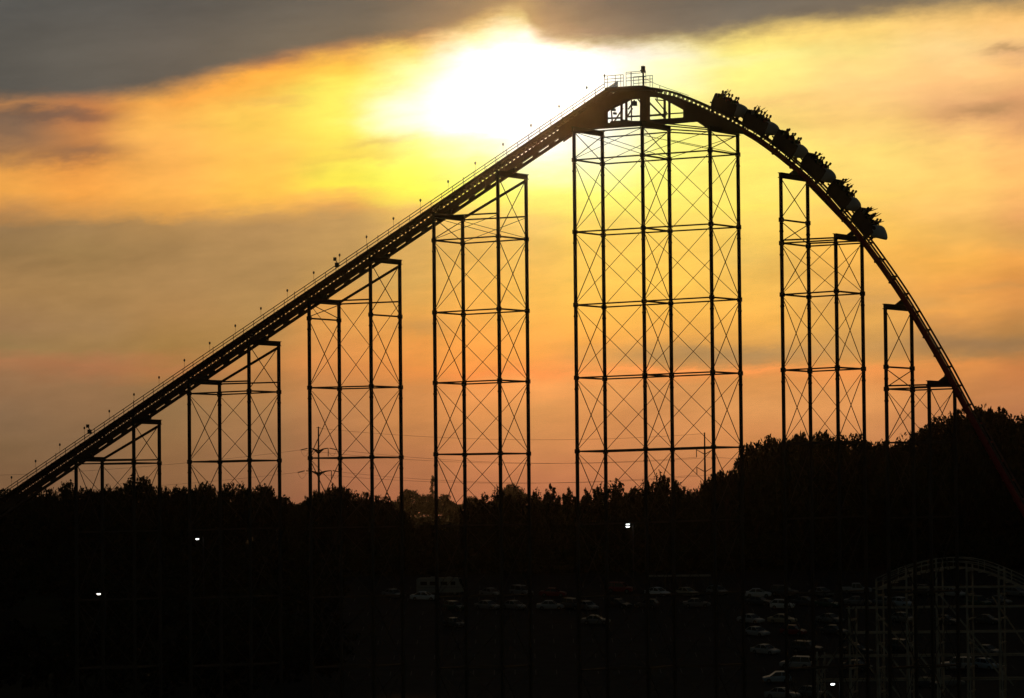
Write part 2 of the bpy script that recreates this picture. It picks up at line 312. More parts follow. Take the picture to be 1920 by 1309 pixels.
class MB:
    def __init__(s): s.v = []; s.f = []; s.mi = []; s.cur = 0

    def add(s, vs, fs):
        b = len(s.v); s.v += [tuple(p) for p in vs]
        for f in fs: s.f.append([b + i for i in f]); s.mi.append(s.cur)

    def bar(s, p, q, a, b=None, up=(0, 0, 1)):
        """rectangular bar from p to q; a = width across, b = depth along `up`"""
        b = a if b is None else b
        p = Vector(p); q = Vector(q); d = q - p
        if d.length < 1e-6: return s
        d.normalize(); up = Vector(up)
        if abs(d.dot(up)) > 0.98: up = Vector((1, 0, 0)) if abs(d.x) < 0.9 else Vector((0, 1, 0))
        x = d.cross(up).normalized(); y = x.cross(d).normalized()
        vs = []
        for c in (p, q):
            for sx, sy in ((-1, -1), (1, -1), (1, 1), (-1, 1)):
                vs.append(c + x * (sx * a / 2) + y * (sy * b / 2))
        s.add(vs, [(3, 2, 1, 0), (4, 5, 6, 7), (0, 1, 5, 4), (1, 2, 6, 5), (2, 3, 7, 6), (3, 0, 4, 7)])
        return s

    def box(s, c, size):
        c = Vector(c); x, y, z = size[0] / 2, size[1] / 2, size[2] / 2
        vs = [c + Vector((sx * x, sy * y, sz * z)) for sz in (-1, 1) for sx, sy in ((-1, -1), (1, -1), (1, 1), (-1, 1))]
        s.add(vs, [(3, 2, 1, 0), (4, 5, 6, 7), (0, 1, 5, 4), (1, 2, 6, 5), (2, 3, 7, 6), (3, 0, 4, 7)])
        return s

    def tube(s, pts, r, n=8, caps=True):
        pts = [Vector(p) for p in pts]
        rs = r if isinstance(r, (list, tuple)) else [r] * len(pts)
        b = len(s.v); up = None; k = len(pts)
        for i, p in enumerate(pts):
            d = (pts[min(i + 1, k - 1)] - pts[max(i - 1, 0)])
            if d.length < 1e-9: d = Vector((0, 0, 1))
            d.normalize()
            if up is None:
                up = Vector((0, 0, 1)) if abs(d.z) < 0.95 else Vector((1, 0, 0))
            x = d.cross(up).normalized(); y = x.cross(d).normalized(); up = y
            for j in range(n):
                an = 2 * math.pi * j / n
                s.v.append(tuple(p + (x * math.cos(an) + y * math.sin(an)) * rs[i]))
        for i in range(k - 1):
            for j in range(n):
                j2 = (j + 1) % n
                s.f.append([b + i * n + j, b + i * n + j2, b + (i + 1) * n + j2, b + (i + 1) * n + j]); s.mi.append(s.cur)
        if caps:
            s.f.append([b + j for j in reversed(range(n))]); s.mi.append(s.cur)
            s.f.append([b + (k - 1) * n + j for j in range(n)]); s.mi.append(s.cur)
        return s

    def ball(s, c, rx, ry, rz, n=10, m=6):
        c = Vector(c); b = len(s.v)
        for i in range(m + 1):
            ph = math.pi * i / m - math.pi / 2
            for j in range(n):
                th = 2 * math.pi * j / n
                s.v.append((c.x + rx * math.cos(ph) * math.cos(th), c.y + ry * math.cos(ph) * math.sin(th), c.z + rz * math.sin(ph)))
        for i in range(m):
            for j in range(n):
                j2 = (j + 1) % n
                s.f.append([b + i * n + j, b + i * n + j2, b + (i + 1) * n + j2, b + (i + 1) * n + j]); s.mi.append(s.cur)
        return s

    def prism(s, outer, holes, fn, w0, w1):
        """2-D polygon with holes, swept from w0 to w1; fn(a, b, w) -> point"""
        loops = [outer] + list(holes)
        flat = [p for l in loops for p in l]
        tris = tessellate_polygon([[Vector((p[0], p[1], 0)) for p in l] for l in loops])
        n = len(flat)
        vs = [fn(p[0], p[1], w0) for p in flat] + [fn(p[0], p[1], w1) for p in flat]
        fs = [tuple(t) for t in tris] + [tuple(n + i for i in reversed(t)) for t in tris]
        o = 0
        for l in loops:
            k = len(l)
            for i in range(k):
                j = (i + 1) % k
                fs.append((o + i, o + j, n + o + j, n + o + i))
            o += k
        s.add(vs, fs)
        return s

    def loft(s, rings, caps=True):
        b = len(s.v); n = len(rings[0])
        for r in rings: s.v += [tuple(p) for p in r]
        for i in range(len(rings) - 1):
            for j in range(n):
                j2 = (j + 1) % n
                s.f.append([b + i * n + j, b + i * n + j2, b + (i + 1) * n + j2, b + (i + 1) * n + j]); s.mi.append(s.cur)
        if caps:
            s.f.append([b + j for j in reversed(range(n))]); s.mi.append(s.cur)
            s.f.append([b + (len(rings) - 1) * n + j for j in range(n)]); s.mi.append(s.cur)
        return s

    def build(s, name, mats, parent=None, smooth=False):
        org = ORG.get(parent.name, Vector((0, 0, 0))) if parent is not None else Vector((0, 0, 0))
        me = bpy.data.meshes.new(name)
        me.from_pydata([(p[0] - org.x, p[1] - org.y, p[2] - org.z) for p in s.v], [], s.f)
        ml = mats if isinstance(mats, (list, tuple)) else [mats]
        for m in ml: me.materials.append(m)
        if len(ml) > 1: me.polygons.foreach_set('material_index', s.mi)
        if smooth: me.polygons.foreach_set('use_smooth', [True] * len(me.polygons))
        me.validate(); me.update()
        return link_mesh(name, me, parent)


def copy_tree(o, parent=None):
    c = o.copy(); COL.objects.link(c)
    if parent is not None: c.parent = parent
    for ch in list(o.children): copy_tree(ch, c)
    return c


def ray(px, py):
    d = CAMR @ Vector(((px - 960) / FPX, (654.5 - py) / FPX, -1.0))
    return d


def at_depth(px, py, Y):
    d = ray(px, py); k = Y / d.y
    return Vector((d.x * k, Y, CAM_Z + d.z * k))


def smoothstep(x, a, b):
    t = max(0.0, min(1.0, (x - a) / (b - a))); return t * t * (3 - 2 * t)


# ------------------------------------------------------------------ terrain
def ground_z(X, Y):
    z = 0.09 * max(0.0, min(Y, 690) - 540)
    hill = 12.5 * smoothstep(X, 28, 75) * smoothstep(Y, 690, 735) * (1 - smoothstep(Y, 800, 1000))
    z = z - 8.0 * smoothstep(Y, 800, 1050) + hill
    z += 10.0 * smoothstep(Y, 1800, 2400)
    return z


def on_ground(px, py):
    d = ray(px, py); k = 100.0
    for _ in range(9000):
        k += 0.25
        p = Vector((d.x * k, d.y * k, CAM_Z + d.z * k))
        if p.z <= ground_z(p.x, p.y): return p
    return p


def sheet(name, xs, ys, off, m, fn=ground_z):
    vs = [(x, y, fn(x, y) + off) for y in ys for x in xs]
    nx = len(xs)
    fs = [(j * nx + i, j * nx + i + 1, (j + 1) * nx + i + 1, (j + 1) * nx + i) for j in range(len(ys) - 1) for i in range(nx - 1)]
    b = MB(); b.add(vs, fs)
    return tag(b.build(name, m, None, True), kind='structure')


GX = [-4000, -2000, -1000, -500, -250, -120, -60, 0, 14, 28, 35, 42, 49, 56, 63, 70, 75, 85, 110, 150, 250, 500, 1000, 2000, 4000]
GY = [-300, 0, 150, 300, 400, 500, 540, 600, 650, 690, 700, 710, 720, 728, 735, 760, 800, 840, 880, 920, 960, 1000, 1050, 1300, 1900, 2050, 2200, 2350, 2500, 2600, 4000, 6000]
sheet('ground', GX, GY, 0.0, MT['grass'])
sheet('parking_lot', [-36, 0, 40, 80, 120, 160], [440, 500, 540, 600, 650, 688], 0.03, MT['asphalt'])
mk = MB()
for row in (556, 574, 592, 610, 630, 650, 668):
    for i in range(62):
        x = -30 + i * 3.0
        if x > 155: break
        y0, y1 = row - 2.6, row + 2.6
        mk.add([(x - .06, y0, ground_z(x, y0) + .036), (x + .06, y0, ground_z(x, y0) + .036), (x + .06, y1, ground_z(x, y1) + .036), (x - .06, y1, ground_z(x, y1) + .036)], [(0, 1, 2, 3)])
tag(mk.build('parking_bay_markings', MT['paint']), kind='structure')

# ------------------------------------------------------------------ steel coaster: geometry of its vertical plane
ANG = R(29.0)
DU = Vector((math.cos(ANG), -math.sin(ANG), 0)); DW = Vector((math.sin(ANG), math.cos(ANG), 0))
WID = 4.9
C0 = Vector(((1205 - 960) / FPX * 327, 327, 0)) + DW * (WID / 2)


def P(u, z, w=0.0):
    return C0 + DU * u + DW * w + Vector((0, 0, z))


def UZ(px, py, w=0.0):
    """photo pixel -> (u, z) in the coaster's own vertical plane at offset w"""
    d = ray(px, py); o = Vector((0, 0, CAM_Z))
    k = ((C0 + DW * w) - o).dot(DW) / d.dot(DW)
    h = o + d * k
    return ((h - C0).dot(DU), h.z)


H = WID / 2


def make_tower(label, bents, levels, per=137.0, fulltop=False):
    us = []
    for (xn, xf, yt) in bents:
        un = UZ(xn, yt + 90, -H)[0]; uf = UZ(xf, yt + 90, H)[0]
        zt = UZ(xf, yt, H)[1]
        us.append((un, uf, zt))
    root = empty('support_tower', P((us[0][0] + us[-1][0]) / 2, 0, 0))
    tag(root, label, 'coaster support', 'steel coaster support towers')
    n = len(bents)
    xs0, xs1 = bents[0][0], bents[-1][0]
    lv = []
    for (y0, y1, which) in levels:
        z0 = UZ(xs0, y0, -H)[1]; z1 = UZ(xs1, y1, -H)[1]
        lv.append((z0, z1, which))
    y0, y1 = levels[-1][0], levels[-1][1]
    for i in range(1, 9):
        z0 = UZ(xs0, y0 + per * i, -H)[1]; z1 = UZ(xs1, y1 + per * i, -H)[1]
        if z0 < 2.5: break
        lv.append((z0, z1, 'a'))

    def lz(l, u):
        t = (u - us[0][0]) / (us[-1][0] - us[0][0]); return l[0] + (l[1] - l[0]) * t
    BR, ROD = 0.066, 0.027
    for k, (un, uf, zt) in enumerate(us):
        for side, u in ((-H, un), (H, uf)):
            b = MB()
            # wide-flange column: two flanges and a web
            for o in (-0.10, 0.10):
                b.bar(P(u + o, 0.3, side), P(u + o, zt - 0.2, side), 0.035, 0.24, up=DW)
            b.bar(P(u, 0.3, side), P(u, zt - 0.2, side), 0.19, 0.05, up=DW)
            for l in lv:
                if l[2] in ('a', str(k)) and lz(l, u) < zt - 1.0:
                    z = lz(l, u)
                    b.bar(P(u - 0.19, z, side), P(u + 0.19, z, side), 0.26, 0.36)
                    # splice plate with bolts just below the node
                    b.bar(P(u, z - 1.05, side), P(u, z - 0.90, side), 0.28, 0.28, up=DW)
            b.bar(P(u, 0.0, side), P(u, 0.3, side), 0.9, 0.9, up=DW)
            b.build('leg', MT['steel'], root)
        # cross beam on top, near leg to far leg
        b = MB()
        o = 0.22
        pn = P(un, zt, -H - o); pf = P(uf, zt, H + o)
        b.bar(pn + Vector((0, 0, -.03)), pf + Vector((0, 0, -.03)), 0.34, 0.06)
        b.bar(pn + Vector((0, 0, -.42)), pf + Vector((0, 0, -.42)), 0.34, 0.06)
        b.bar(pn + Vector((0, 0, -.225)), pf + Vector((0, 0, -.225)), 0.16, 0.33)
        b.build('cross_beam', MT['steel'], root)
        # struts and X braces inside the bent
        own = [l for l in lv if l[2] in ('a', str(k)) and lz(l, un) < zt - 1.2]
        zs = [zt - 0.3] + [lz(l, un) for l in own] + [0.35]
        for z in zs[1:-1]:
            MB().bar(P(un, z, -H), P(uf, z, H), 0.12, 0.14).build('strut', MT['steel'], root)
        for za, zb in zip(zs[:-1], zs[1:]):
            if za - zb < 1.5: continue
            b = MB()
            b.tube([P(un, za - .15, -H), P(uf, zb + .15, H)], BR / 1.7, 6)
            b.tube([P(uf, za - .15, H), P(un, zb + .15, -H)], BR / 1.7, 6)
            b.build('cross_brace', MT['steel'], root)
    for k in range(n - 1):
        (un0, uf0, zt0), (un1, uf1, zt1) = us[k], us[k + 1]
        lo = min(zt0, zt1)
        al = [l for l in lv if l[2] == 'a' and max(lz(l, un0), lz(l, un1)) < lo - 0.2]
        for side, a, c in ((-H, un0, un1), (H, uf0, uf1)):
            first = (lo - 0.35, lo - 0.35)
            if abs(zt0 - zt1) > 1.0:
                # horizontal chord at the lower cross beam and the raking strut under the track
                MB().bar(P(a, first[0], side), P(c, first[1], side), 0.10, 0.13).build('strut', MT['steel'], root)
                if side > 0:
                    hi_u, lo_u = (c, a) if zt1 > zt0 else (a, c)
                    MB().bar(P(lo_u, lo - 0.25, side), P(hi_u, max(zt0, zt1) - 0.55, side), 0.16, 0.2).build('raking_strut', MT['steel'], root)
            else:
                MB().bar(P(a, zt0 - 0.55, side), P(c, zt1 - 0.55, side), 0.08, 0.11).build('strut', MT['steel'], root)
            seq = [first] + [(lz(l, a), lz(l, c)) for l in al] + [(0.35, 0.35)]
            for (a0, c0) in seq[1:-1]:
                MB().bar(P(a, a0, side), P(c, c0, side), 0.10, 0.12).build('strut', MT['steel'], root)
            for (a0, c0), (a1, c1) in zip(seq[:-1], seq[1:]):
                if a0 - a1 < 1.2: continue
                b = MB()
                b.tube([P(a, a0 - .1, side), P(c, c1 + .1, side)], ROD, 5)
                b.tube([P(c, c0 - .1, side), P(a, a1 + .1, side)], ROD, 5)
                m0 = (P(a, a0, side) + P(c, c0, side)) / 2
                b.build('tie_rod', MT['steel'], root)
    return us


TOW = {}
TOW[1] = make_tower('shortest lift hill support tower, partly behind the left trees', [(143, 192, 857), (251, 299, 787)], [(870, 868, 'a')], 128)
TOW[2] = make_tower('low two bay lift hill tower, second from the left', [(355, 412, 713), (467, 523, 640)], [(738, 733, 'a'), (866, 863, 'a')], 128)
TOW[3] = make_tower('mid height lift hill tower standing before the utility pole with crossarms', [(580, 636, 563), (695, 750, 487)], [(597, 594, '0'), (594, 590, '1'), (727, 724, 'a'), (859, 857, 'a')], 131)
TOW[4] = make_tower('tall lift hill tower just left of the widest tower', [(814, 868, 405), (934, 987, 327)], [(451, 443, 'a'), (586, 579, 'a'), (718, 713, 'a'), (852, 850, 'a')], 134)
TOW[5] = make_tower('widest and tallest tower of six legs under the crest', [(1077, 1130, 246), (1205, 1255, 236), (1332, 1384, 244)], [(300, 282, 'a'), (435, 420, 'a'), (572, 557.5, 'a'), (708.5, 697.5, 'a'), (846.5, 838, 'a')], 137)
TOW[6] = make_tower('stepped tower below the coaster train on the drop', [(1465, 1515, 331), (1568, 1617, 444)], [(412, 412, '0'), (456, 450, 'a'), (552.5, 546, 'a'), (694, 689, 'a'), (832, 828, 'a')], 141)
TOW[7] = make_tower('lowest drop side tower, partly behind the tall trees at right', [(1661, 1710, 574), (1743, 1791, 716)], [(688, 688, '0'), (729.5, 726.5, 'a'), (830, 828, 'a')], 141)

# ------------------------------------------------------------------ track
SL = 0.6727


def lift_y(x, stack): return 878.2 - SL * (x - 141.6) - stack


KPX = 1 / 21.5
A0 = Vector(UZ(141.6, 878.2)); A1 = Vector(UZ(1059.5, 260.8))
E = (A1 - A0).normalized(); NRM = Vector((-E.y, E.x))
COSL = E.x
UL0 = A0.x - (A0.y - 2.0) / E.y * E.x         # where the lift comes down to the ground


def lift(u, stack, w=0.0):
    """point on the lift hill: u along, stack = photo pixels above the underside (vertical)"""
    z = A0.y + (u - A0.x) * E.y / E.x + stack * KPX
    return P(u, z, w)


def catmull(pts, step):
    out = []
    pts = [Vector(p) for p in pts]
    ext = [pts[0] * 2 - pts[1]] + pts + [pts[-1] * 2 - pts[-2]]
    for i in range(1, len(ext) - 2):
        p0, p1, p2, p3 = ext[i - 1], ext[i], ext[i + 1], ext[i + 2]
        n = max(2, int((p2 - p1).length / step))
        for k in range(n):
            t = k / n
            out.append(0.5 * ((2 * p1) + (p2 - p0) * t + (2 * p0 - 5 * p1 + 4 * p2 - p3) * t * t + (3 * p1 - p0 - 3 * p2 + p3) * t ** 3))
    out.append(pts[-1].copy())
    return out


def resample(pts, step):
    out = [pts[0].copy()]; acc = 0.0
    for a, b in zip(pts[:-1], pts[1:]):
        seg = (b - a).length; t = step - acc
        while t <= seg:
            out.append(a + (b - a) * (t / seg)); t += step
        acc = seg - (t - step)
    return out


def normals(pts):
    ns = []
    for i in range(len(pts)):
        d = pts[min(i + 1, len(pts) - 1)] - pts[max(i - 1, 0)]
        d.normalize(); ns.append(Vector((-d.y, d.x)))
    return ns


SPX = [(1386, 241.5), (1405, 252), (1423, 263), (1452, 284), (1476, 303), (1505, 327), (1532, 352.5), (1559, 382), (1583.6, 411), (1605, 435.5), (1627, 463.4), (1664, 515), (1695.5, 562), (1730, 619), (1770.5, 689), (1809.5, 762), (1835, 808), (1862, 856), (1893, 911), (1915, 951), (1945, 1006), (1990, 1088), (2060, 1200), (2150, 1320), (2260, 1400)]
SPINE = catmull([Vector(UZ(x, y)) for x, y in SPX], 0.6)
SN = normals(SPINE)
ROFF = 0.50
drop_rail = [p + n * ROFF for p, n in zip(SPINE, SN)]
lift_rail = []
u_end = UZ(1122, lift_y(1122, 32.3))[0]
u = UL0
while u < u_end:
    lift_rail.append(Vector((u, A0.y + (u - A0.x) * E.y / E.x + 32.3 * KPX))); u += 1.0
crest_rail = [Vector(UZ(x, y)) for x, y in [(1145, 171.8), (1165, 166.6), (1190, 164.8), (1215, 165.4), (1240, 168.2), (1262, 173.2), (1275, 177.8), (1295, 185.6), (1325, 198.6), (1357, 213.6), (1376, 223.0)]]
RAIL = resample(catmull(lift_rail + crest_rail + [p for p in drop_rail if p.x > UZ(1392, 232)[0]], 0.4), 0.45)
RN = normals(RAIL)
u_lift_end = UZ(1146, 170)[0]
u_crest_end = UZ(1388, 228)[0]

trk = empty('roller_coaster_track', P(UL0, 0, 0))
tag(trk, 'steel roller coaster track climbing to a crest and plunging down at right', 'coaster track')
GAUGE = 0.42
for s in (-1, 1):
    b = MB().tube([P(p.x, p.y, s * GAUGE) for p in RAIL], 0.085, 8)
    b.build('running_rail', MT['rail'], trk, True)
b = MB()
for p, n in zip(RAIL, RN):
    if p.x < u_crest_end:
        q = p - n * 0.02
        b.bar(P(q.x, q.y, -GAUGE), P(q.x, q.y, GAUGE), 0.11, 0.09)
        for s in (-0.14, 0.14):
            q2 = p - n * 0.40
            b.bar(P(q.x, q.y, s), P(q2.x, q2.y, s), 0.09, 0.08, up=DW)
tag(b.build('tie', MT['girder'], trk), kind='stuff')
# drop ties every 0.95 m on the curve, every 1.9 m below
acc = 0; kk = 0
last = None
for i, (p, n) in enumerate(zip(RAIL, RN)):
    if p.x < u_crest_end: continue
    acc += 1
    steep = n.x > 0.72
    if acc % (4 if steep else 2): continue
    b = MB()
    q = p - n * 0.03; q2 = p - n * 0.33
    b.bar(P(q.x, q.y, -GAUGE), P(q.x, q.y, GAUGE), 0.10, 0.10)
    for s in (-GAUGE, GAUGE): b.bar(P(q.x, q.y, s), P(q2.x, q2.y, s * 0.3), 0.10, 0.06, up=DW)
    b.build('drop_tie', MT['red'], trk)
# chain trough between the rails on the lift
b = MB()
tr = [p for p in RAIL if p.x < u_lift_end + 6]
b.loft([[P(p.x + n.x * h, p.y + n.y * h, w) for w, h in ((-.2, -.05), (.2, -.05), (.2, .06), (-.2, .06))] for p, n in list(zip(RAIL, RN))[:len(tr)]])
b.build('chain_trough', MT['girder'], trk)
# lift girder: deep box below the rails, bottom chord with spacers
u_g_end = UZ(1092, 235)[0]
b = MB()
NSEG = 24
ring = lambda u, s0, s1, hw: [lift(u, s0, -hw), lift(u, s0, hw), lift(u, s1, hw), lift(u, s1, -hw)]
b.loft([ring(UL0 + (u_g_end - UL0) * i / NSEG, 10.2, 23.2, 0.16) for i in range(NSEG + 1)])
for i in range(60):
    u = UL0 + 2.0 + i * 1.9
    if u > u_g_end: break
    b.loft([ring(u - .03, 10.2, 23.2, 0.19), ring(u + .03, 10.2, 23.2, 0.19)])
b.build('lift_girder', MT['girder'], trk)
b = MB()
b.loft([ring(UL0 + (u_g_end - UL0) * i / NSEG, 0.4, 6.0, 0.13) for i in range(NSEG + 1)])
b.build('bottom_chord', MT['girder'], trk)
b = MB(); u = UL0 + 1.0
while u < u_g_end - 0.5:
    b.loft([ring(u, 5.5, 10.8, 0.12), ring(u + 0.56, 5.5, 10.8, 0.12)]); u += 1.62
tag(b.build('spacer', MT['girder'], trk), kind='stuff')
# saddles where the girder sits on the lift tower cross beams
for t in (1, 2, 3, 4):
    for (un, uf, zt) in TOW[t]:
        uc = (un + uf) / 2
        b = MB(); zc = A0.y + (uc - A0.x) * E.y / E.x
        b.prism([(uc - 0.4, zt), (uc + 0.4, zt), (uc + 0.4, zt + 0.18 + 0.4 * E.y / E.x), (uc - 0.4, zt + 0.1)], [], lambda a, c, w: P(a, c, w), -0.24, 0.24)
        b.build('saddle', MT['steel'], trk)
# drop spine with flanges
u_s0 = UZ(1380, 238)[0]
b = MB().tube([P(p.x, p.y) for p in SPINE], 0.25, 10)
for i in range(6, len(SPINE) - 1, 3):
    p, n = SPINE[i], SN[i]; t = Vector((n.y, -n.x))
    b.tube([P(p.x - t.x * .05, p.y - t.y * .05), P(p.x + t.x * .05, p.y + t.y * .05)], 0.33, 10)
b.build('drop_spine', MT['red'], trk, False)
for t in (6, 7):
    for (un, uf, zt) in TOW[t]:
        uc = (un + uf) / 2
        pz = min(SPINE, key=lambda p: abs(p.x - uc))
        b = MB()
        uh = min(SPINE, key=lambda p: abs(p.y - zt - .3)).x
        b.prism([(uh - .85, zt - .02), (uh + .1, zt - .02), (uh + .1, zt + .35), (uh - .22, zt + .42)], [], lambda a, c, w: P(a, c, w), -0.2, 0.2)
        b.build('saddle', MT['steel'], trk)

# crest: two plate girders with openings, one either side
CW = 0.45
outer_px = [(1052, 240.5), (1085, 219.5), (1120, 196), (1145, 179.3), (1165, 174.2), (1190, 172.4), (1215, 173), (1240, 175.8), (1262, 180.8), (1275, 185.4), (1295, 193.4), (1325, 206.8), (1357, 221.8), (1392, 239), (1400, 252), (1386, 250), (1358, 247), (1332, 242), (1309, 226.5), (1250, 231.5), (1200, 235), (1120, 240.5), (1085, 243.5), (1052, 266)]
holes_px = [
 [(1135.3, 209), (1141, 205), (1167.8, 192.5), (1167.8, 227), (1150, 228), (1148, 231.5), (1135.3, 231.5)],
 [(1172.1, 190.5), (1180, 186), (1204.4, 184), (1204.4, 227.5), (1190, 227.5), (1172.1, 224.5)],
 [(1214.3, 181), (1238, 183), (1248.6, 187.5), (1248.6, 223.5), (1214.3, 226)],
 [(1252.8, 189), (1285.5, 207), (1285.5, 221), (1252.8, 223.5)]]
outer = [UZ(*p) for p in outer_px]; holes = [[UZ(*p) for p in h] for h in holes_px]
for s in (-1, 1):
    b = MB(); b.prism(outer, holes, lambda a, c, w: P(a, c, w), s * CW - 0.03, s * CW + 0.03)
    # stiffener flanges top and bottom
    for lst in (outer_px[1:13], outer_px[14:23]):
        pts = [UZ(*p) for p in lst]
        for a, c in zip(pts[:-1], pts[1:]): b.bar(P(a[0], a[1], s * CW), P(c[0], c[1], s * CW), 0.22, 0.05)
    b.build('crest_girder', MT['girder'], trk)
# cross frames, bracing and cabinets inside the crest
b = MB()
for x, ya, yb in ((1060, 252, 240), (1100, 238, 214), (1140, 236, 186), (1170, 232, 178), (1209, 232, 176), (1250, 230, 180), (1290, 226, 196), (1340, 240, 218), (1380, 246, 236)):
    for y in (ya, yb):
        u_, z_ = UZ(x, y); b.bar(P(u_, z_, -CW), P(u_, z_, CW), 0.12, 0.12)
b.build('cross_frame', MT['girder'], trk)
b = MB()
for (x0, y0, x1, y1, r) in ((1150, 231, 1168, 203, .05), (1178, 205, 1190, 188, .05), (1174, 222, 1186, 203, .05), (1140, 222, 1167, 221, .07), (1174, 219, 1204, 217.5, .07), (1215, 217, 1250, 214.5, .08), (1254, 213.5, 1286, 211.5, .05), (1215, 190, 1247, 222, .06), (1228, 185, 1252, 214, .04), (1148, 228, 1146, 204, .06), (1184, 186, 1184, 226, .06), (1196, 186, 1204, 196, .05), (1232, 182, 1232, 187.5, .05), (1232, 187.5, 1248, 189, .05)):
    b.bar(P(*UZ(x0, y0)), P(*UZ(x1, y1)), r * 2, r * 2)
b.build('crest_bracing', MT['girder'], trk)
b = MB()
for (x, y, sx, sy) in ((1190.5, 194.5, 7.5, 8.5), (1152, 206, 4, 5), (1154, 213, 4, 4)):
    u_, z_ = UZ(x, y); c = P(u_, z_); hx, hz = sx / 44, sy / 44
    b.prism([(u_ - hx, z_ - hz), (u_ + hx, z_ - hz), (u_ + hx, z_ + hz), (u_ - hx, z_ + hz)], [], lambda a, c2, w: P(a, c2, w), -0.3, 0.1)
b.build('equipment_cabinet', MT['box'], trk)
# catwalk hung below the crest at right (two thin lines)
b = MB()
for (x0, y0, x1, y1) in ((1250, 232, 1332, 240.5), (1250, 236, 1332, 243.5)):
    b.bar(P(*UZ(x0, y0, 0.9), 0.9), P(*UZ(x1, y1, 0.9), 0.9), 0.1, 0.1)
b.build('crest_catwalk', MT['steel'], trk)

# service platform on the very top
plat = MB()
pp = [UZ(*p) for p in ((1146.5, 167.2), (1204, 163.0), (1219, 162.8), (1232, 166.5), (1232, 171), (1146.5, 173))]
for w0, w1 in ((-1.25, -0.56), (0.56, 1.25)):
    plat.prism(pp, [], lambda a, c, w: P(a, c, w), w0, w1)
plat_o = plat.build('service_platform', MT['girder'], trk)


def fence(path, w, h, posts, mids, r, name, parent, material, lean=None):
    b = MB()
    for i in posts:
        a = path(i); t = a + Vector((0, 0, h)) if lean is None else a + lean * h
        b.bar(a, t, r * 1.6, r * 1.6)
    n = 40
    u0, u1 = min(posts), max(posts)
    for hh in mids:
        pts = [path(u0 + (u1 - u0) * k / n) + (Vector((0, 0, hh)) if lean is None else lean * hh) for k in range(n + 1)]
        b.tube(pts, r, 5)
    return b.build(name, material, parent)


for w, xs_, hh in ((-1.2, (1146, 1151, 1166, 1176, 1181), 1.0), (1.2, (1176, 1186, 1196, 1207, 1212), 1.05)):
    pth = lambda x, w=w: P(*UZ(x, 166.8 - (x - 1146.5) * 0.075), w)
    fence(pth, w, hh, xs_, (hh, hh * .72, hh * .45), 0.028, 'platform_railing', plat_o, MT['handrail'])
pth = lambda x: P(*UZ(x, 166.8 - (x - 1146.5) * 0.075), -0.7)
fence(pth, 0, 1.25, (1181, 1190, 1191, 1213, 1218), (1.25, 1.1, .75, .5), 0.026, 'platform_railing', plat_o, MT['handrail'])
b = MB()
u_, z_ = UZ(1206.3, 164); um, zm = UZ(1206.3, 124)
b.tube([P(u_, z_), P(u_, zm)], 0.075, 8)
b.build('mast', MT['steel'], plat_o)
b = MB(); zc = zm - 0.25
b.prism([(u_ - .14, zm - .56), (u_ + .14, zm - .56), (u_ + .14, zm), (u_ - .14, zm)], [], lambda a, c, w: P(a, c, w), -.14, .14)
b.prism([(u_ - .26, zm - .44), (u_ - .12, zm - .44), (u_ - .12, zm - .32), (u_ - .26, zm - .32)], [], lambda a, c, w: P(a, c, w), -.06, .06)
b.build('siren_box', MT['box'], plat_o)
# sloping hand rope from the platform down the start of the drop
b = MB()
pts = [P(*UZ(x, y), -0.9) for x, y in ((1219, 150), (1240, 160), (1262, 168), (1300, 181))]
b.tube(pts, 0.02, 5)
for x, y, y2 in ((1246, 162, 172), (1285, 176, 186)): b.bar(P(*UZ(x, y), -.9), P(*UZ(x, y2), -.9), .05, .05)
b.build('hand_rail', MT['handrail'], trk)

# lift walkways with railings, both sides
u_w_end = UZ(1146, 175)[0]
for name, w, dk, rails, step, lean, hgt in (('near', -1.0, 30.3, (42.4, 36.6), 1.1, None, 0), ('far', 1.0, 40.0, (53.0, 50.0, 46.5), 1.1, True, 0)):
    b = MB()
    wi, wo = (w - .34, w + .34)
    b.loft([[lift(u, dk - 0.8, wi), lift(u, dk - 0.8, wo), lift(u, dk, wo), lift(u, dk, wi)] for u in [UL0 + (u_w_end - UL0) * i / NSEG for i in range(NSEG + 1)]])
    wk = b.build('walkway', MT['girder'], trk)
    b = MB(); u = UL0
    edge = w + (0.3 if w > 0 else -0.3)
    while u < u_w_end:
        top = lift(u, rails[0] + (3.5 if (w < 0 and int(round(u / step)) % 8 == 0) else 0), edge)
        a = lift(u, dk, edge)
        if lean: top = top + DU * -0.22
        b.bar(a, top, 0.05, 0.05); u += step
    for st in rails:
        b.bar(lift(UL0, st, edge), lift(u_w_end, st, edge), 0.055, 0.055)
    tag(b.build('walkway_railing', MT['handrail'], wk), kind=None)
    b = MB()
    if w > 0:
        b.loft([[lift(u, 41, edge), lift(u, 41, edge + .01), lift(u, 52.0, edge + .01), lift(u, 52.0, edge)] for u in (UL0, u_w_end)])
        b.build('mesh_infill', MT['grate'], wk)
    u = UL0 + 1
    while u < u_w_end - 4:
        MB().bar(lift(u, 24, 0.1 * (1 if w > 0 else -1)), lift(u, dk - 1, w), 0.07, 0.1).build('bracket', MT['girder'], wk); u += 3.3

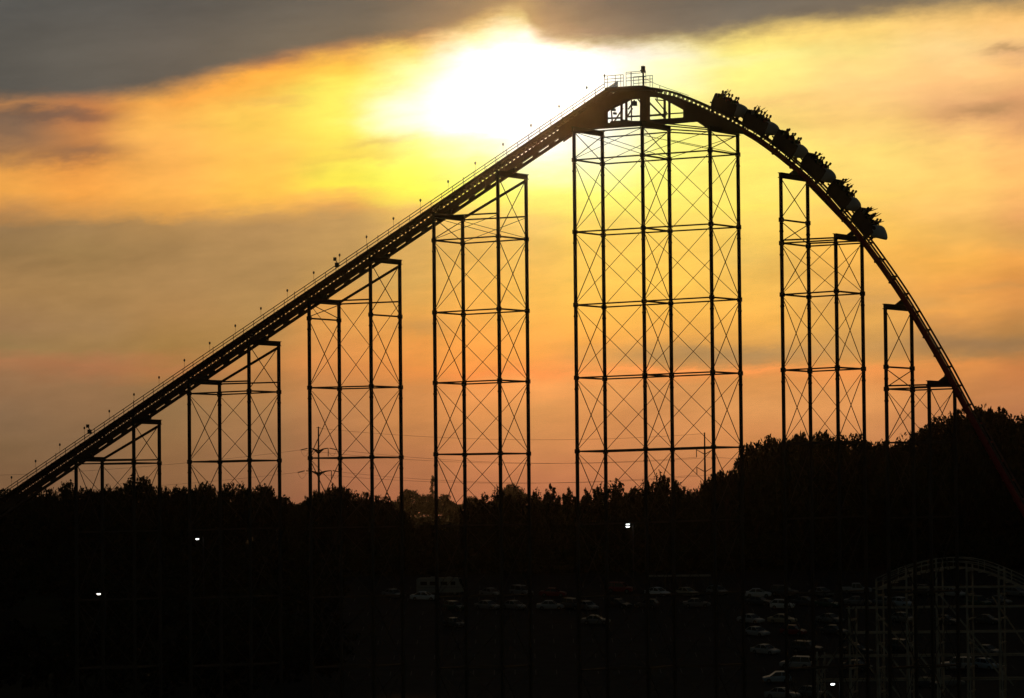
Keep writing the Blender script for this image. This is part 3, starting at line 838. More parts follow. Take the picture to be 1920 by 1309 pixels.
# little unlit lamps on stalks along the lift, and two loudspeaker masts
lx = [22.5, 67.6, 113, 159, 205.7, 252, 299, 346.5, 394, 442, 490, 539.5, 589, 637.5, 688, 738.5, 789, 841, 892, 944, 996.5, 1049, 1101, 1134]
for x in lx:
    uu = UZ(x, lift_y(x, 62), -1.25)[0]
    root = empty('walkway_lamp', lift(uu, 37.6, -1.32))
    tag(root, 'small unlit globe lamp on a stalk beside the lift hill walkway', 'lamp', 'small lamps along the lift hill')
    b = MB().bar(lift(uu, 37.6, -1.32), lift(uu, 55.0, -1.32), 0.022); b.build('stalk', MT['handrail'], root)
    c = lift(uu, 57.0, -1.32)
    MB().ball(c, 0.085, 0.085, 0.14, 8, 6).build('globe', MT['globe'], root, True)
for x, y, lab in ((628.5, 487, 'twin loudspeaker mast halfway up the lift hill'), (165, 800, 'twin loudspeaker mast near the bottom of the lift hill')):
    uu, zz = UZ(x, y, -1.25)
    base = lift(uu + 0.5, 36, -1.3)
    root = empty('loudspeaker_mast', base); tag(root, lab, 'loudspeaker', 'loudspeaker masts on the lift hill')
    top = P(uu, zz, -1.3)
    MB().bar(base, top, 0.06).build('mast', MT['handrail'], root)
    b = MB().box(top + Vector((0, 0, .05)), (.28, .28, .30)); b.build('speaker', MT['box'], root)
    b = MB().box(top + DU * .2 + Vector((0, 0, -.48)), (.36, .32, .40)); b.build('speaker', MT['box'], root)

# ------------------------------------------------------------------ train
def path_at(s):
    """rail path point at arc length s (0.45 m resampling)"""
    i = max(0, min(len(RAIL) - 2, int(s / 0.45))); f = s / 0.45 - i
    return RAIL[i] + (RAIL[i + 1] - RAIL[i]) * f


lead_u = UZ(1613, 432)[0]
s_lead = next(i for i, p in enumerate(RAIL) if p.x >= lead_u) * 0.45


def car_frame(s):
    a = path_at(s - 0.9); c = path_at(s + 0.9); m = path_at(s)
    t = (c - a).normalized(); n = Vector((-t.y, t.x))
    T = (DU * t.x + Vector((0, 0, t.y))); Nn = (DU * n.x + Vector((0, 0, n.y)))
    org = P(m.x, m.y) + Nn * 0.085
    # local x = forward, y = towards the far side, z = up from the rails
    mt = Matrix((T.to_4d(), DW.to_4d(), Nn.to_4d(), Vector((0, 0, 0, 1)))).transposed()
    for i in range(3): mt[3][i] = 0; mt[i][3] = org[i]
    mt[3][3] = 1
    return mt


def rounded(t, z0, z1, hw, k=0.72):
    zc = (z0 + z1) / 2; hz = (z1 - z0) / 2
    pts = []
    for i in range(16):
        a = 2 * math.pi * i / 16
        cx, cz = math.cos(a), math.sin(a)
        e = 0.55
        pts.append((t, hw * math.copysign(abs(cx) ** e, cx), zc + hz * math.copysign(abs(cz) ** e, cz)))
    return pts


def make_coaster_car(lead):
    root = empty('coaster_car')
    b = MB()
    b.box((0, 0, .34), (2.5, .62, .14))
    b.bar((-1.2, 0, .32), (-1.75, 0, .32), .12)
    b.build('chassis', MT['tub'], root)
    F = lambda a, c, w: Vector((a, w, c))
    prof = [(-1.32, .55), (-1.24, .16), (-1.12, .02), (.98, .02), (1.10, .3), (1.12, .7), (1.02, 1.14), (.82, 1.20), (.62, 1.06), (.36, 1.02), (.20, 1.16), (.08, 1.18), (-.05, 1.04), (-.30, 1.02), (-.45, 1.18), (-.57, 1.20), (-.70, 1.06), (-.95, 1.04), (-1.12, 1.24), (-1.24, 1.32), (-1.32, 1.22)]
    for s in (-1, 1):
        MB().prism(prof, [], F, s * .66 - .04, s * .66 + .04).build('side_panel', MT['tub'], root)
    b = MB(); b.prism([(-1.32, .5), (-1.25, .5), (-1.22, 1.32), (-1.31, 1.26)], [], F, -.62, .62); b.build('rear_panel', MT['tub'], root)
    b = MB()
    if lead:
        rings = [rounded(.58, .55, 1.16, .64), rounded(.84, .34, 1.40, .70), rounded(1.12, .32, 1.46, .71), rounded(1.42, .46, 1.40, .66), rounded(1.72, .68, 1.28, .56), rounded(1.95, .84, 1.16, .42), rounded(2.08, .94, 1.06, .22)]
    else:
        rings = [rounded(.66, .55, 1.2, .64), rounded(.86, .18, 1.30, .70), rounded(1.14, .16, 1.30, .70), rounded(1.42, .28, 1.26, .67), rounded(1.66, .44, 1.14, .56), rounded(1.76, .60, 1.02, .34)]
    b.loft(rings); b.build('nose', MT['nose_lead' if lead else 'nose'], root, True)
    for x in ROWS:
        b = MB()
        b.box((x + .04, 0, .74), (.50, 1.16, .16))
        for y in (-.3, .3):
            b.loft([[(x - .22 + dx, y + sy * hw, z) for dx, sy in ((-.07, -1), (.05, -1), (.05, 1), (-.07, 1))] for z, hw, dx0 in ((.78, .26, 0), (1.15, .25, 0), (1.28, .18, 0), (1.36, .12, 0))])
        b.build('seat', MT['seat'], root)
        b = MB(); b.tube([(x + .40, -.56, .62), (x + .36, -.5, .94), (x + .34, 0, .97), (x + .36, .5, .94), (x + .40, .56, .62)], .03, 6)
        b.build('lap_bar', MT['seat'], root)
    for x in (-1.0, .95):
        for y in (-.42, .42):
            b = MB()
            b.tube([(x, y - .06, .10), (x, y + .06, .10)], .15, 12)
            b.tube([(x, y + math.copysign(.18, y) - .03, -.05), (x, y + math.copysign(.18, y) + .03, -.05)], .11, 10)
            b.tube([(x, y - .05, -.27), (x, y + .05, -.27)], .09, 10)
            b.bar((x, y + math.copysign(.26, y), -.27), (x, y + math.copysign(.22, y), .36), .07)
            b.bar((x, y, .25), (x, y + math.copysign(.24, y), .25), .12)
            b.build('wheel_assembly', MT['wheelpoly'], root)
    return root


ROWS = (-.86, -.20, .46)


def skin_mesh(nodes, edges, sub=1):
    me = bpy.data.meshes.new('skeleton'); me.from_pydata([n[0] for n in nodes], edges, [])
    o = bpy.data.objects.new('skeleton_tmp', me); COL.objects.link(o)
    sk = o.modifiers.new('s', 'SKIN'); sk.use_smooth_shade = True
    for i, n in enumerate(nodes):
        r = n[1]
        me.skin_vertices[0].data[i].radius = (r, r) if isinstance(r, (int, float)) else r
    me.skin_vertices[0].data[0].use_root = True
    ss = o.modifiers.new('u', 'SUBSURF'); ss.levels = sub; ss.render_levels = sub
    dg = bpy.context.evaluated_depsgraph_get()
    out = bpy.data.meshes.new_from_object(o.evaluated_get(dg))
    bpy.data.objects.remove(o); bpy.data.meshes.remove(me)
    return out


def person_mesh(arms, tilt):
    """seated rider; origin on the seat under the pelvis; x forward, y sideways, z up. arms: per side list of elbow, wrist"""
    nd = [((0, 0, .12), .135), ((.0, 0, .28), .125), ((-.02, 0, .44), .14), ((-.03, 0, .545), .085), ((-.02, 0, .62), .055), ((.0 + tilt, 0, .69), .078), ((.005 + tilt, 0, .77), .092), ((-.01 + tilt, 0, .85), .065),
          ((.07 + tilt, 0, .745), .03)]
    ed = [(0, 1), (1, 2), (2, 3), (3, 4), (4, 5), (5, 6), (6, 7), (6, 8)]
    for s in (-1, 1):
        b = len(nd)
        nd += [((.06, s * .10, .10), .095), ((.42, s * .13, .14), .07), ((.46, s * .13, -.08), .055), ((.50, s * .13, -.28), .042), ((.62, s * .14, -.31), .035)]
        ed += [(0, b), (b, b + 1), (b + 1, b + 2), (b + 2, b + 3), (b + 3, b + 4)]
        el, wr = arms[0 if s < 0 else 1]
        el = Vector((el[0], s * el[1], el[2])); wr = Vector((wr[0], s * wr[1], wr[2]))
        hd = (wr - el).normalized()
        b = len(nd)
        nd += [((-.03, s * .17, .50), .065), (tuple(el), .045), (tuple(wr), .030), (tuple(wr + hd * .05), (.042, .022)), (tuple(wr + hd * .09), (.040, .020))]
        ed += [(2, b), (b, b + 1), (b + 1, b + 2), (b + 2, b + 3), (b + 3, b + 4)]
        side = Vector((0, 1, 0)) if abs(hd.y) < 0.8 else Vector((1, 0, 0))
        side = (side - hd * side.dot(hd)).normalized(); palm = hd.cross(side)
        for j, (o, ln) in enumerate(((-.030, .055), (-.010, .066), (.010, .062), (.030, .046))):
            k = len(nd)
            p0 = wr + hd * .10 + side * o; p1 = p0 + hd * ln * .55 + side * o * .2; p2 = p1 + hd * ln * .42 + palm * .018
            nd += [(tuple(p0), .010), (tuple(p1), .009), (tuple(p2), .008)]
            ed += [(b + 4, k), (k, k + 1), (k + 1, k + 2)]
        k = len(nd)
        p0 = wr + hd * .05 - side * .045; p1 = p0 + hd * .04 - side * .025
        nd += [(tuple(p0), .012), (tuple(p1), .009)]; ed += [(b + 3, k), (k, k + 1)]
    me = skin_mesh(nd, ed)
    return me


def make_person(i, arms, tilt, shirt):
    root = empty('person')
    me = person_mesh(arms, tilt)
    me.materials.clear()
    for m in (MT['skin'], shirt, MT['tub']): me.materials.append(m)
    for p in me.polygons:
        c = p.center
        p.material_index = 2 if c.z < .2 else (1 if (c.z < .57 and abs(c.y) < .24) else 0)
    body = link_mesh('body', me, root)
    b = MB()
    rings = []
    for z, r in ((.72, .098), (.79, .108), (.85, .098), (.89, .07), (.915, .02)):
        rings.append([(-.025 + tilt + (r * math.cos(a) if math.cos(a) < .3 else r * (.3 if z < .84 else math.cos(a))), .92 * r * math.sin(a), z) for a in [2 * math.pi * k / 12 for k in range(12)]])
    b.loft(rings); b.build('hair', MT['hair'], root, True)
    return root


ARMS = {
 'up': [((.10, .24, .72), (.16, .22, 1.00)), ((.12, .24, .72), (.20, .26, 1.00))],
 'wide': [((.06, .34, .70), (.10, .46, .98)), ((.10, .30, .72), (.22, .40, 1.00))],
 'fwd': [((.22, .24, .66), (.40, .22, .92)), ((.20, .24, .68), (.36, .24, .96))],
 'one': [((.08, .24, .72), (.16, .26, 1.02)), ((.16, .22, .32), (.36, .14, .30))],
 'down': [((.14, .24, .30), (.35, .16, .29)), ((.14, .24, .30), (.35, .16, .29))],
}
POSES = {}
for i, (k, a) in enumerate(ARMS.items()):
    for v in range(2):
        POSES[(k, v)] = make_person(i, a, 0.0 if v == 0 else 0.05, SHIRTS[(i * 2 + v) % len(SHIRTS)])
used_pose = set()

car_p = {True: make_coaster_car(True), False: make_coaster_car(False)}
ordn = ['lead', 'second', 'third', 'fourth', 'fifth', 'rearmost']
car_labels = ['lead coaster car with a long pale nose, lowest on the drop', 'second coaster car from the front of the train', 'third coaster car from the front, mid train',
              'fourth coaster car from the front, mid train', 'fifth coaster car from the front, just below the crest', 'rearmost coaster car, highest on the track beside the crest']
plan = [  # per car: rows front..rear, (near, far)
 [('fwd', 'down'), ('down', 'up'), ('up', 'wide')],
 [('down', 'down'), ('up', 'down'), ('down', 'up')],
 [('down', 'down'), ('down', 'down'), ('fwd', 'down')],
 [('down', 'down'), ('down', 'down'), ('down', 'down')],
 [('down', 'down'), ('down', 'one'), ('up', 'wide')],
 [('down', 'down'), ('down', 'down'), ('fwd', 'up')]]
desc = {'fwd': 'rider reaching arms forward', 'up': 'rider with arms straight up', 'wide': 'rider with arms spread wide', 'one': 'rider with one arm raised', 'down': 'rider with lowered arms'}
rown = ['front', 'middle', 'rear']
first_car = {True: True, False: True}
for ci in range(6):
    lead = ci == 0
    mt = car_frame(s_lead - ci * 3.28)
    if first_car[lead]: c = car_p[lead]; first_car[lead] = False
    else: c = copy_tree(car_p[lead])
    c.matrix_world = mt
    tag(c, car_labels[ci], 'coaster car', 'cars of the coaster train')
    for ri in range(3):
        for si in range(2):
            k = plan[ci][ri][si]
            key = (k, (ci + ri + si) % 2)
            if key in used_pose: p = copy_tree(POSES[key])
            else: p = POSES[key]; used_pose.add(key)
            x = ROWS[2 - ri]
            p.matrix_world = mt @ Matrix.Translation((x, -.3 if si == 0 else .3, .83)) @ Matrix.Rotation(rnd.uniform(-.08, .08), 4, 'Y')
            tag(p, '%s, %s row, %s seat, %s coaster car' % (desc[k], rown[ri], 'near' if si == 0 else 'far', ordn[ci]), 'person', 'riders on the coaster train')
for key, o in POSES.items():
    if key not in used_pose:
        for ch in list(o.children): bpy.data.objects.remove(ch)
        bpy.data.objects.remove(o)

# ------------------------------------------------------------------ trees
def quads_mesh(name, V, m):
    n = len(V)
    me = bpy.data.meshes.new(name)
    me.vertices.add(n * 4); me.vertices.foreach_set('co', np.ascontiguousarray(V, dtype=np.float32).ravel())
    me.loops.add(n * 4); me.loops.foreach_set('vertex_index', np.arange(n * 4, dtype=np.int32))
    me.polygons.add(n); me.polygons.foreach_set('loop_start', np.arange(0, n * 4, 4, dtype=np.int32))
    me.polygons.foreach_set('loop_total', np.full(n, 4, dtype=np.int32))
    me.materials.append(m); me.update(calc_edges=True)
    return me


def leaf_quads(C, rng, size, upright=0.0):
    n = len(C)
    a = rng.normal(size=(n, 3)); a[:, 2] += upright * 2.0; a /= np.linalg.norm(a, axis=1)[:, None]
    b = rng.normal(size=(n, 3)); b -= a * (a * b).sum(1)[:, None]; b /= np.linalg.norm(b, axis=1)[:, None]
    s = size * rng.uniform(.6, 1.4, size=(n, 1))
    a = a * s; b = b * s * .55
    V = np.stack([C - a, C + b * .9 - a * .1, C + a, C - b * .9 - a * .1], axis=1)
    return V


def crown_points(rng, kind, n_clump, per):
    """unit tree: crown between z=.25 and 1, radius about .5; returns leaf centres and clump centres"""
    cl = []
    if kind == 'round':
        for _ in range(n_clump):
            ph = rng.uniform(0, 2 * np.pi); cz = rng.uniform(-1, 1); rr = rng.uniform(.55, .92)
            r = math.sqrt(1 - cz * cz) * rr
            cl.append((.47 * r * math.cos(ph), .47 * r * math.sin(ph), .62 + .34 * cz * rr, rng.uniform(.07, .15)))
    elif kind == 'spread':
        for _ in range(n_clump):
            ph = rng.uniform(0, 2 * np.pi); r = .55 * math.sqrt(rng.uniform(0, 1))
            z = .86 - .55 * r * r - abs(rng.normal() * .11)
            cl.append((r * math.cos(ph), r * math.sin(ph), z, rng.uniform(.05, .11)))
    elif kind == 'tuft':
        for _ in range(n_clump):
            z = .2 + .78 * rng.uniform(0, 1) ** .8; ph = rng.uniform(0, 2 * np.pi)
            r = .34 * (1.02 - z) ** .5 * math.sqrt(rng.uniform(.05, 1)) * (.62 + .5 * math.sin(3 * ph + 9 * z) ** 2)
            z = z * (.86 + .14 * math.sin(2 * ph + 1.3))
            cl.append((r * math.cos(ph), r * math.sin(ph), z, rng.uniform(.035, .075)))
        for _ in range(16):
            ph = rng.uniform(0, 2 * np.pi); r = rng.uniform(.0, .24)
            cl.append((r * math.cos(ph), r * math.sin(ph), rng.uniform(.78, 1.0) - r * .3, .024))
    else:  # column
        for _ in range(n_clump):
            z = rng.uniform(.08, .98); r = .085 * math.sin(min(1, (1.03 - z) * 2.2) * 1.57) * math.sqrt(rng.uniform(0, 1))
            ph = rng.uniform(0, 2 * np.pi)
            cl.append((r * math.cos(ph), r * math.sin(ph), z, .035))
    cl = np.array(cl)
    pts = []
    for c in cl:
        d = rng.normal(size=(per, 3)); d /= np.linalg.norm(d, axis=1)[:, None]
        rad = c[3] * rng.uniform(.25, 1.1, size=(per, 1)) ** .6
        d[:, 2] *= .75 if kind != 'tuft' else 1.5
        pts.append(c[:3] + d * rad)
    return np.concatenate(pts), cl


def make_tree_proto(i, kind, n_clump, per, leaf, m):
    rng = np.random.default_rng(100 + i)
    pts, cl = crown_points(rng, kind, n_clump, per)
    V = leaf_quads(pts, rng, leaf, .5 if kind == 'tuft' else 0)
    root = empty('tree_prototype')
    b = MB()
    tk = .030 if kind != 'column' else .014
    top = .55 if kind in ('round', 'spread') else .9
    wob = lambda: rng.uniform(-.012, .012)
    b.tube([(0, 0, -.03), (wob(), wob(), .15), (wob(), wob(), top * .6), (wob(), wob(), top)], [tk * 1.3, tk, tk * .7, tk * .25], 8)
    idx = rng.choice(len(cl), min(26, len(cl)), replace=False)
    for j in idx:
        c = cl[j]; z0 = max(.16, min(top - .02, c[2] - .1 - .35 * math.hypot(c[0], c[1])))
        p0 = Vector((0, 0, z0)); p2 = Vector(c[:3]); mid = (p0 + p2) / 2 + Vector((0, 0, .035))
        b.tube([p0, mid, p2], [tk * .42, tk * .28, tk * .10], 5)
    b.build('trunk', MT['bark'], root)
    link_mesh('crown', quads_mesh('crown', V, m), root)
    return root


LEAF = .027
PROTO = {
 'round': [make_tree_proto(1, 'round', 95, 66, LEAF, MT['leaf']), make_tree_proto(2, 'round', 110, 60, LEAF, MT['leaf_b'])],
 'spread': [make_tree_proto(3, 'spread', 130, 50, LEAF, MT['leaf']), make_tree_proto(4, 'spread', 110, 56, LEAF, MT['leaf_b'])],
 'tuft': [make_tree_proto(5, 'tuft', 130, 40, LEAF*.8, MT['leaf']), make_tree_proto(6, 'tuft', 150, 36, LEAF*.8, MT['leaf_b'])],
 'column': [make_tree_proto(7, 'column', 120, 30, .012, MT['leaf'])],
}
proto_used = set()


def plant(kind, px, ytop, halfw, Y, label, name=None, group=None):
    """tree whose crown top shows at (px, ytop) and whose half width is halfw photo pixels, at distance Y"""
    t = at_depth(px, ytop, Y)
    g = ground_z(t.x, t.y)
    h = max(3.0, t.z - g) / (0.985 if kind != 'spread' else 0.92)
    halfw *= {'round': 1.35, 'spread': 1.25, 'tuft': 1.45, 'column': 1.0}[kind] if Y < 1000 else 1.0
    wdt = halfw / FPX * Y / {'round': .5, 'spread': .58, 'tuft': .30, 'column': .10}[kind]
    lst = PROTO[kind]; k = rnd.randrange(len(lst)); src = lst[k]
    if (kind, k) in proto_used: o = copy_tree(src)
    else: o = src; proto_used.add((kind, k))
    o.name = name or {'round': 'broadleaf_tree', 'spread': 'spreading_tree', 'tuft': 'feathery_tree', 'column': 'columnar_tree'}[kind]
    o.location = (t.x, t.y, g); o.rotation_euler = (0, 0, rnd.uniform(0, 6.28)); o.scale = (wdt, wdt, h)
    tag(o, label, 'tree', group)
    return o


G1, G2, G3, G4 = 'trees along the left skyline', 'trees along the middle skyline', 'tall trees on the right hill', 'hazy trees in the distance'
TREES = [
 ('round', 20, 915, 46, 700, 'broad tree at the left photo edge under the foot of the lift'),
 ('round', 78, 916, 40, 706, 'tree hidden behind the lowest stretch of the lift hill'),
 ('round', 122, 902, 26, 700, 'small rounded tree just left of the shortest tower'),
 ('round', 158, 913, 30, 705, 'low tree showing between the first legs of the shortest tower'),
 ('spread', 205, 906, 34, 698, 'spreading tree at the middle of the shortest tower'),
 ('round', 255, 892, 40, 695, 'highest rounded crown behind the shortest tower'),
 ('round', 300, 911, 30, 704, 'tree at the last leg of the shortest tower'),
 ('spread', 345, 907, 34, 700, 'spreading tree left of the low two bay tower'),
 ('round', 390, 904, 32, 696, 'rounded tree between the first legs of the low two bay tower'),
 ('round', 436, 905, 34, 702, 'wide tree at the middle of the low two bay tower'),
 ('spread', 482, 905, 42, 694, 'flat topped tree at the right end of the low two bay tower'),
 ('round', 528, 930, 30, 705, 'low tree just right of the low two bay tower'),
 ('spread', 592, 916, 28, 696, 'tree at the foot of the utility pole with crossarms'),
 ('spread', 628, 905, 36, 692, 'open branched tree right of the utility pole with crossarms'),
 ('round', 678, 922, 26, 700, 'small tree by the third leg of the mid height tower'),
 ('round', 716, 928, 28, 698, 'tree by the last leg of the mid height tower'),
 ('round', 752, 956, 22, 694, 'low tree below the hazy distant trees, right of mid height tower'),
 ('round', 800, 984, 22, 700, 'lowest tree of the dip left of the tall lift hill tower'),
]
for t in TREES: plant(*t, group=G1)
TREES = [
 ('tuft', 842, 984, 18, 690, 'low feathery tree in the dip at the tall lift hill tower'),
 ('tuft', 880, 945, 22, 694, 'feathery tree between the first legs of the tall lift hill tower'),
 ('tuft', 905, 934, 24, 698, 'pointed feathery tree before the third leg of the tall tower'),
 ('tuft', 934, 922, 22, 692, 'pointed feathery tree at the third leg of the tall tower'),
 ('round', 966, 926, 30, 700, 'rounded dark tree between the last legs of the tall tower'),
 ('tuft', 1004, 926, 24, 696, 'feathery tree just right of the tall lift hill tower'),
 ('tuft', 1034, 915, 26, 692, 'tallest feathery tree in the gap before the widest tower'),
 ('tuft', 1064, 920, 24, 699, 'feathery tree just left of the widest tower'),
 ('tuft', 1096, 922, 24, 694, 'feathery tree at the first leg of the widest tower'),
 ('tuft', 1125, 917, 26, 697, 'feathery tree at the second leg of the widest tower'),
 ('tuft', 1156, 910, 28, 692, 'bushy feathery tree left of the third leg of the widest tower'),
 ('round', 1186, 914, 26, 699, 'rounded tree by the third leg of the widest tower'),
 ('tuft', 1240, 896, 30, 693, 'tall spiky tree right of the third leg of the widest tower'),
 ('tuft', 1212, 908, 24, 697, 'slim feathery tree beside the tall spiky tree'),
 ('tuft', 1272, 913, 24, 695, 'feathery tree right of the fourth leg of the widest tower'),
 ('round', 1304, 915, 24, 700, 'rounded tree left of the plain utility pole'),
]
for t in TREES: plant(*t, group=G2)
TREES = [
 ('spread', 1362, 874, 36, 696, 'ragged tree around the last leg pair of the widest tower'),
 ('round', 1330, 896, 22, 694, 'small tree at the foot of the plain utility pole'),
 ('round', 1416, 828, 38, 712, 'left end tree of the tall wood right of the widest tower'),
 ('round', 1452, 816, 40, 722, 'broad crowned tree left of the stepped tower'),
 ('spread', 1502, 806, 42, 718, 'ragged crown between the first legs of the stepped tower'),
 ('round', 1548, 808, 38, 724, 'rounded crown at the middle of the stepped tower'),
 ('round', 1594, 812, 42, 716, 'wide crown at the last legs of the stepped tower'),
 ('spread', 1640, 822, 36, 722, 'lower crown in the gap right of the stepped tower'),
 ('round', 1682, 828, 32, 714, 'low crown at the first legs of the lowest drop side tower'),
 ('round', 1728, 800, 44, 720, 'crown rising behind the lowest drop side tower'),
 ('round', 1774, 780, 46, 726, 'crown left of the plunging red track'),
 ('round', 1812, 766, 46, 718, 'crown directly behind the plunging red track'),
 ('spread', 1852, 756, 48, 724, 'highest tree crown of the photo, right of the red track'),
 ('round', 1890, 776, 44, 716, 'crown right of the highest tree'),
 ('round', 1932, 796, 44, 722, 'crown cut by the right photo edge'),
]
for t in TREES: plant(*t, group=G3)
TREES = [
 ('round', 768, 917, 30, 2480, 'hazy round tree right of the mid height tower'),
 ('column', 811, 893, 7, 2520, 'slender hazy columnar tree left of the tall lift hill tower'),
 ('round', 800, 926, 20, 2460, 'hazy tree at the foot of the slender columnar tree'),
 ('round', 832, 926, 22, 2500, 'hazy tree just right of the first leg of the tall tower'),
 ('round', 884, 930, 20, 2480, 'hazy tree between the second and third legs of the tall tower'),
 ('round', 962, 907, 30, 2440, 'large hazy tree between the last legs of the tall tower'),
]
for t in TREES: plant(*t, group=G4)


def merged_wood(name, specs, seed, m, per_tree):
    rng = np.random.default_rng(seed); allV = []
    for (x, y, z, h, w) in specs:
        kind = 'round' if rng.random() < .7 else 'spread'
        pts, _ = crown_points(rng, kind, 26, per_tree // 26)
        V = leaf_quads(pts, rng, .045)
        V = V * np.array([w, w, h]) + np.array([x, y, z])
        allV.append(V)
    V = np.concatenate(allV)
    return tag(link_mesh(name, quads_mesh(name, V, m)), kind='stuff')


# solid mass of the wood: belt in front of and behind the skyline trees, and the wood at lower left
sky_pts = [(-80, 915), (0, 922), (120, 912), (250, 905), (300, 915), (480, 915), (530, 940), (600, 930), (640, 922), (735, 952), (770, 990), (850, 1004), (892, 958), (1000, 934), (1240, 922), (1320, 922), (1370, 895), (1420, 850), (1500, 826), (1600, 826), (1660, 838), (1720, 815), (1820, 788), (1880, 788), (1940, 810), (2050, 815)]


def sky_y(px):
    for (x0, y0), (x1, y1) in zip(sky_pts[:-1], sky_pts[1:]):
        if x0 <= px <= x1: return y0 + (y1 - y0) * (px - x0) / (x1 - x0)
    return sky_pts[-1][1]


specs = []
for i in range(230):
    Y = rnd.uniform(694, 760); px = rnd.uniform(-70, 2030)
    t = at_depth(px, sky_y(px) + rnd.uniform(3, 42), Y); g = ground_z(t.x, t.y)
    if t.z - g < 5: continue
    specs.append((t.x, t.y, g, (t.z - g) / .98, rnd.uniform(7, 11)))
for i in range(170):     # shrubs along the edge of the lot
    Y = rnd.uniform(690, 697); px = rnd.uniform(-70, 2030); t = at_depth(px, 1000, Y)
    specs.append((t.x, t.y, ground_z(t.x, t.y) - 2.2, rnd.uniform(6, 9), rnd.uniform(6, 9)))
for i in range(170):    # understorey deeper in the wood and on the hill
    Y = rnd.uniform(705, 775); px = rnd.uniform(-70, 2030) if i < 90 else rnd.uniform(1330, 2030)
    t = at_depth(px, 1000, Y)
    specs.append((t.x, t.y, ground_z(t.x, t.y) - 3.0, rnd.uniform(8, 13), rnd.uniform(8, 12)))
merged_wood('woodland', specs, 5, MT['leaf'], 1500)
specs = []
for i in range(120):
    Y = rnd.uniform(470, 680); px = rnd.uniform(-150, 690)
    t = at_depth(px, 1000, Y)
    if t.x > -36 and Y < 690 and px > 640: continue
    specs.append((t.x, t.y, ground_z(t.x, t.y), rnd.uniform(7, 11.5), rnd.uniform(7, 11)))
merged_wood('woodland', specs, 6, MT['leaf_b'], 900)
specs = []
for i in range(170):
    px = rnd.uniform(-100, 2050); Y = rnd.uniform(2600, 3000)
    yt = 942 + rnd.uniform(-3, 6)
    if 1180 < px < 1440: yt = 922 + rnd.uniform(-4, 6)
    if 700 < px < 1000: yt = 940 + rnd.uniform(-4, 5)
    t = at_depth(px, yt, Y); g = ground_z(t.x, t.y)
    specs.append((t.x, t.y, g, t.z - g, rnd.uniform(16, 34)))
for i in range(80):
    px = rnd.uniform(640, 960); Y = rnd.uniform(1000, 2200)
    t = at_depth(px, rnd.uniform(952, 985), Y); g = ground_z(t.x, t.y) - 3
    if t.z - g > 3: specs.append((t.x, t.y, g, t.z - g, rnd.uniform(14, 24)))
merged_wood('distant_woodland', specs, 8, MT['leaf'], 520)

# ------------------------------------------------------------------ utility poles and power lines
def pole(px, ytop, Y, label, style):
    t = at_depth(px, ytop, Y); g = ground_z(t.x, Y)
    root = empty('utility_pole', (t.x, Y, g)); tag(root, label, 'utility pole', 'steel utility poles')
    MB().tube([(t.x, Y, g), (t.x, Y, (g + t.z) / 2), (t.x, Y, t.z)], [.42, .30, .15], 10).build('shaft', MT['pole'], root, True)
    s = FPX / Y
    tips = []
    if style == 'dead_end':
        b = MB().bar((t.x - .5, Y, t.z - .25), (t.x + .5, Y, t.z - .25), .1); b.build('crossarm', MT['pole'], root)
        for ya, half in ((841, 2.2), (883, 2.9)):
            za = at_depth(px, ya, Y).z
            b = MB()
            for sd in (-1, 1):
                b.tube([(t.x, Y, za - .85), (t.x + sd * .5, Y, za - .5), (t.x + sd * half * .55, Y, za - .1), (t.x + sd * half, Y, za + .05)], [.42, .30, .15, .09], 8)
            b.build('crossarm', MT['pole'], root, True)
            for sd in (-1, 1):
                e = Vector((t.x + sd * half, Y, za + .05))
                b = MB().tube([e + Vector((sd * .3, 0, 0)), e + Vector((sd * 1.9, 0, -.35))], .11, 8)
                b.build('insulator', MT['insul'], root)
                tips.append(e + Vector((sd * 1.9, 0, -.35)))
                if sd > 0:
                    MB().tube([e, e + Vector((0, 0, -1.9))], .09, 8).build('insulator', MT['insul'], root)
                # slack jumper loop
                pts = [e + Vector((sd * 1.9 * (1 - k / 6) - sd * .0, .3, -.35 - 1.5 * math.sin(math.pi * k / 6) * (1 - .3 * k / 6) - .35 * (k / 6))) for k in range(7)]
                MB().tube(pts, .03, 5).build('jumper_wire', MT['wire'], root)
    else:
        for ya, half in ((843, 1.9), (876, 1.85)):
            za = at_depth(px, ya, Y).z
            b = MB()
            for sd in (-1, 1):
                b.tube([(t.x, Y, za - 1.1), (t.x + sd * half, Y, za)], [.12, .07], 6)
            b.build('crossarm', MT['pole'], root)
            for sd in (-1, 1):
                e = Vector((t.x + sd * half, Y, za))
                MB().tube([e, e + Vector((0, 0, -1.75))], .09, 8).build('insulator', MT['insul'], root)
                tips.append(e + Vector((0, 0, -1.75)))
    return tips


tA = pole(597, 800, 880, 'utility pole with two pairs of curved crossarms behind the mid height tower', 'dead_end')
tB = pole(1321, 811, 880, 'plain utility pole with slim angled arms behind the widest tower', 'suspension')


def wire(a, b, sag, label):
    a = Vector(a); b = Vector(b)
    pts = [a + (b - a) * (k / 24) + Vector((0, 0, -sag * 4 * (k / 24) * (1 - k / 24))) for k in range(25)]
    o = MB().tube(pts, .028, 5).build('power_line', MT['wire'])
    tag(o, label, 'power line', 'power lines')


nm = ['upper', 'upper', 'lower', 'lower']
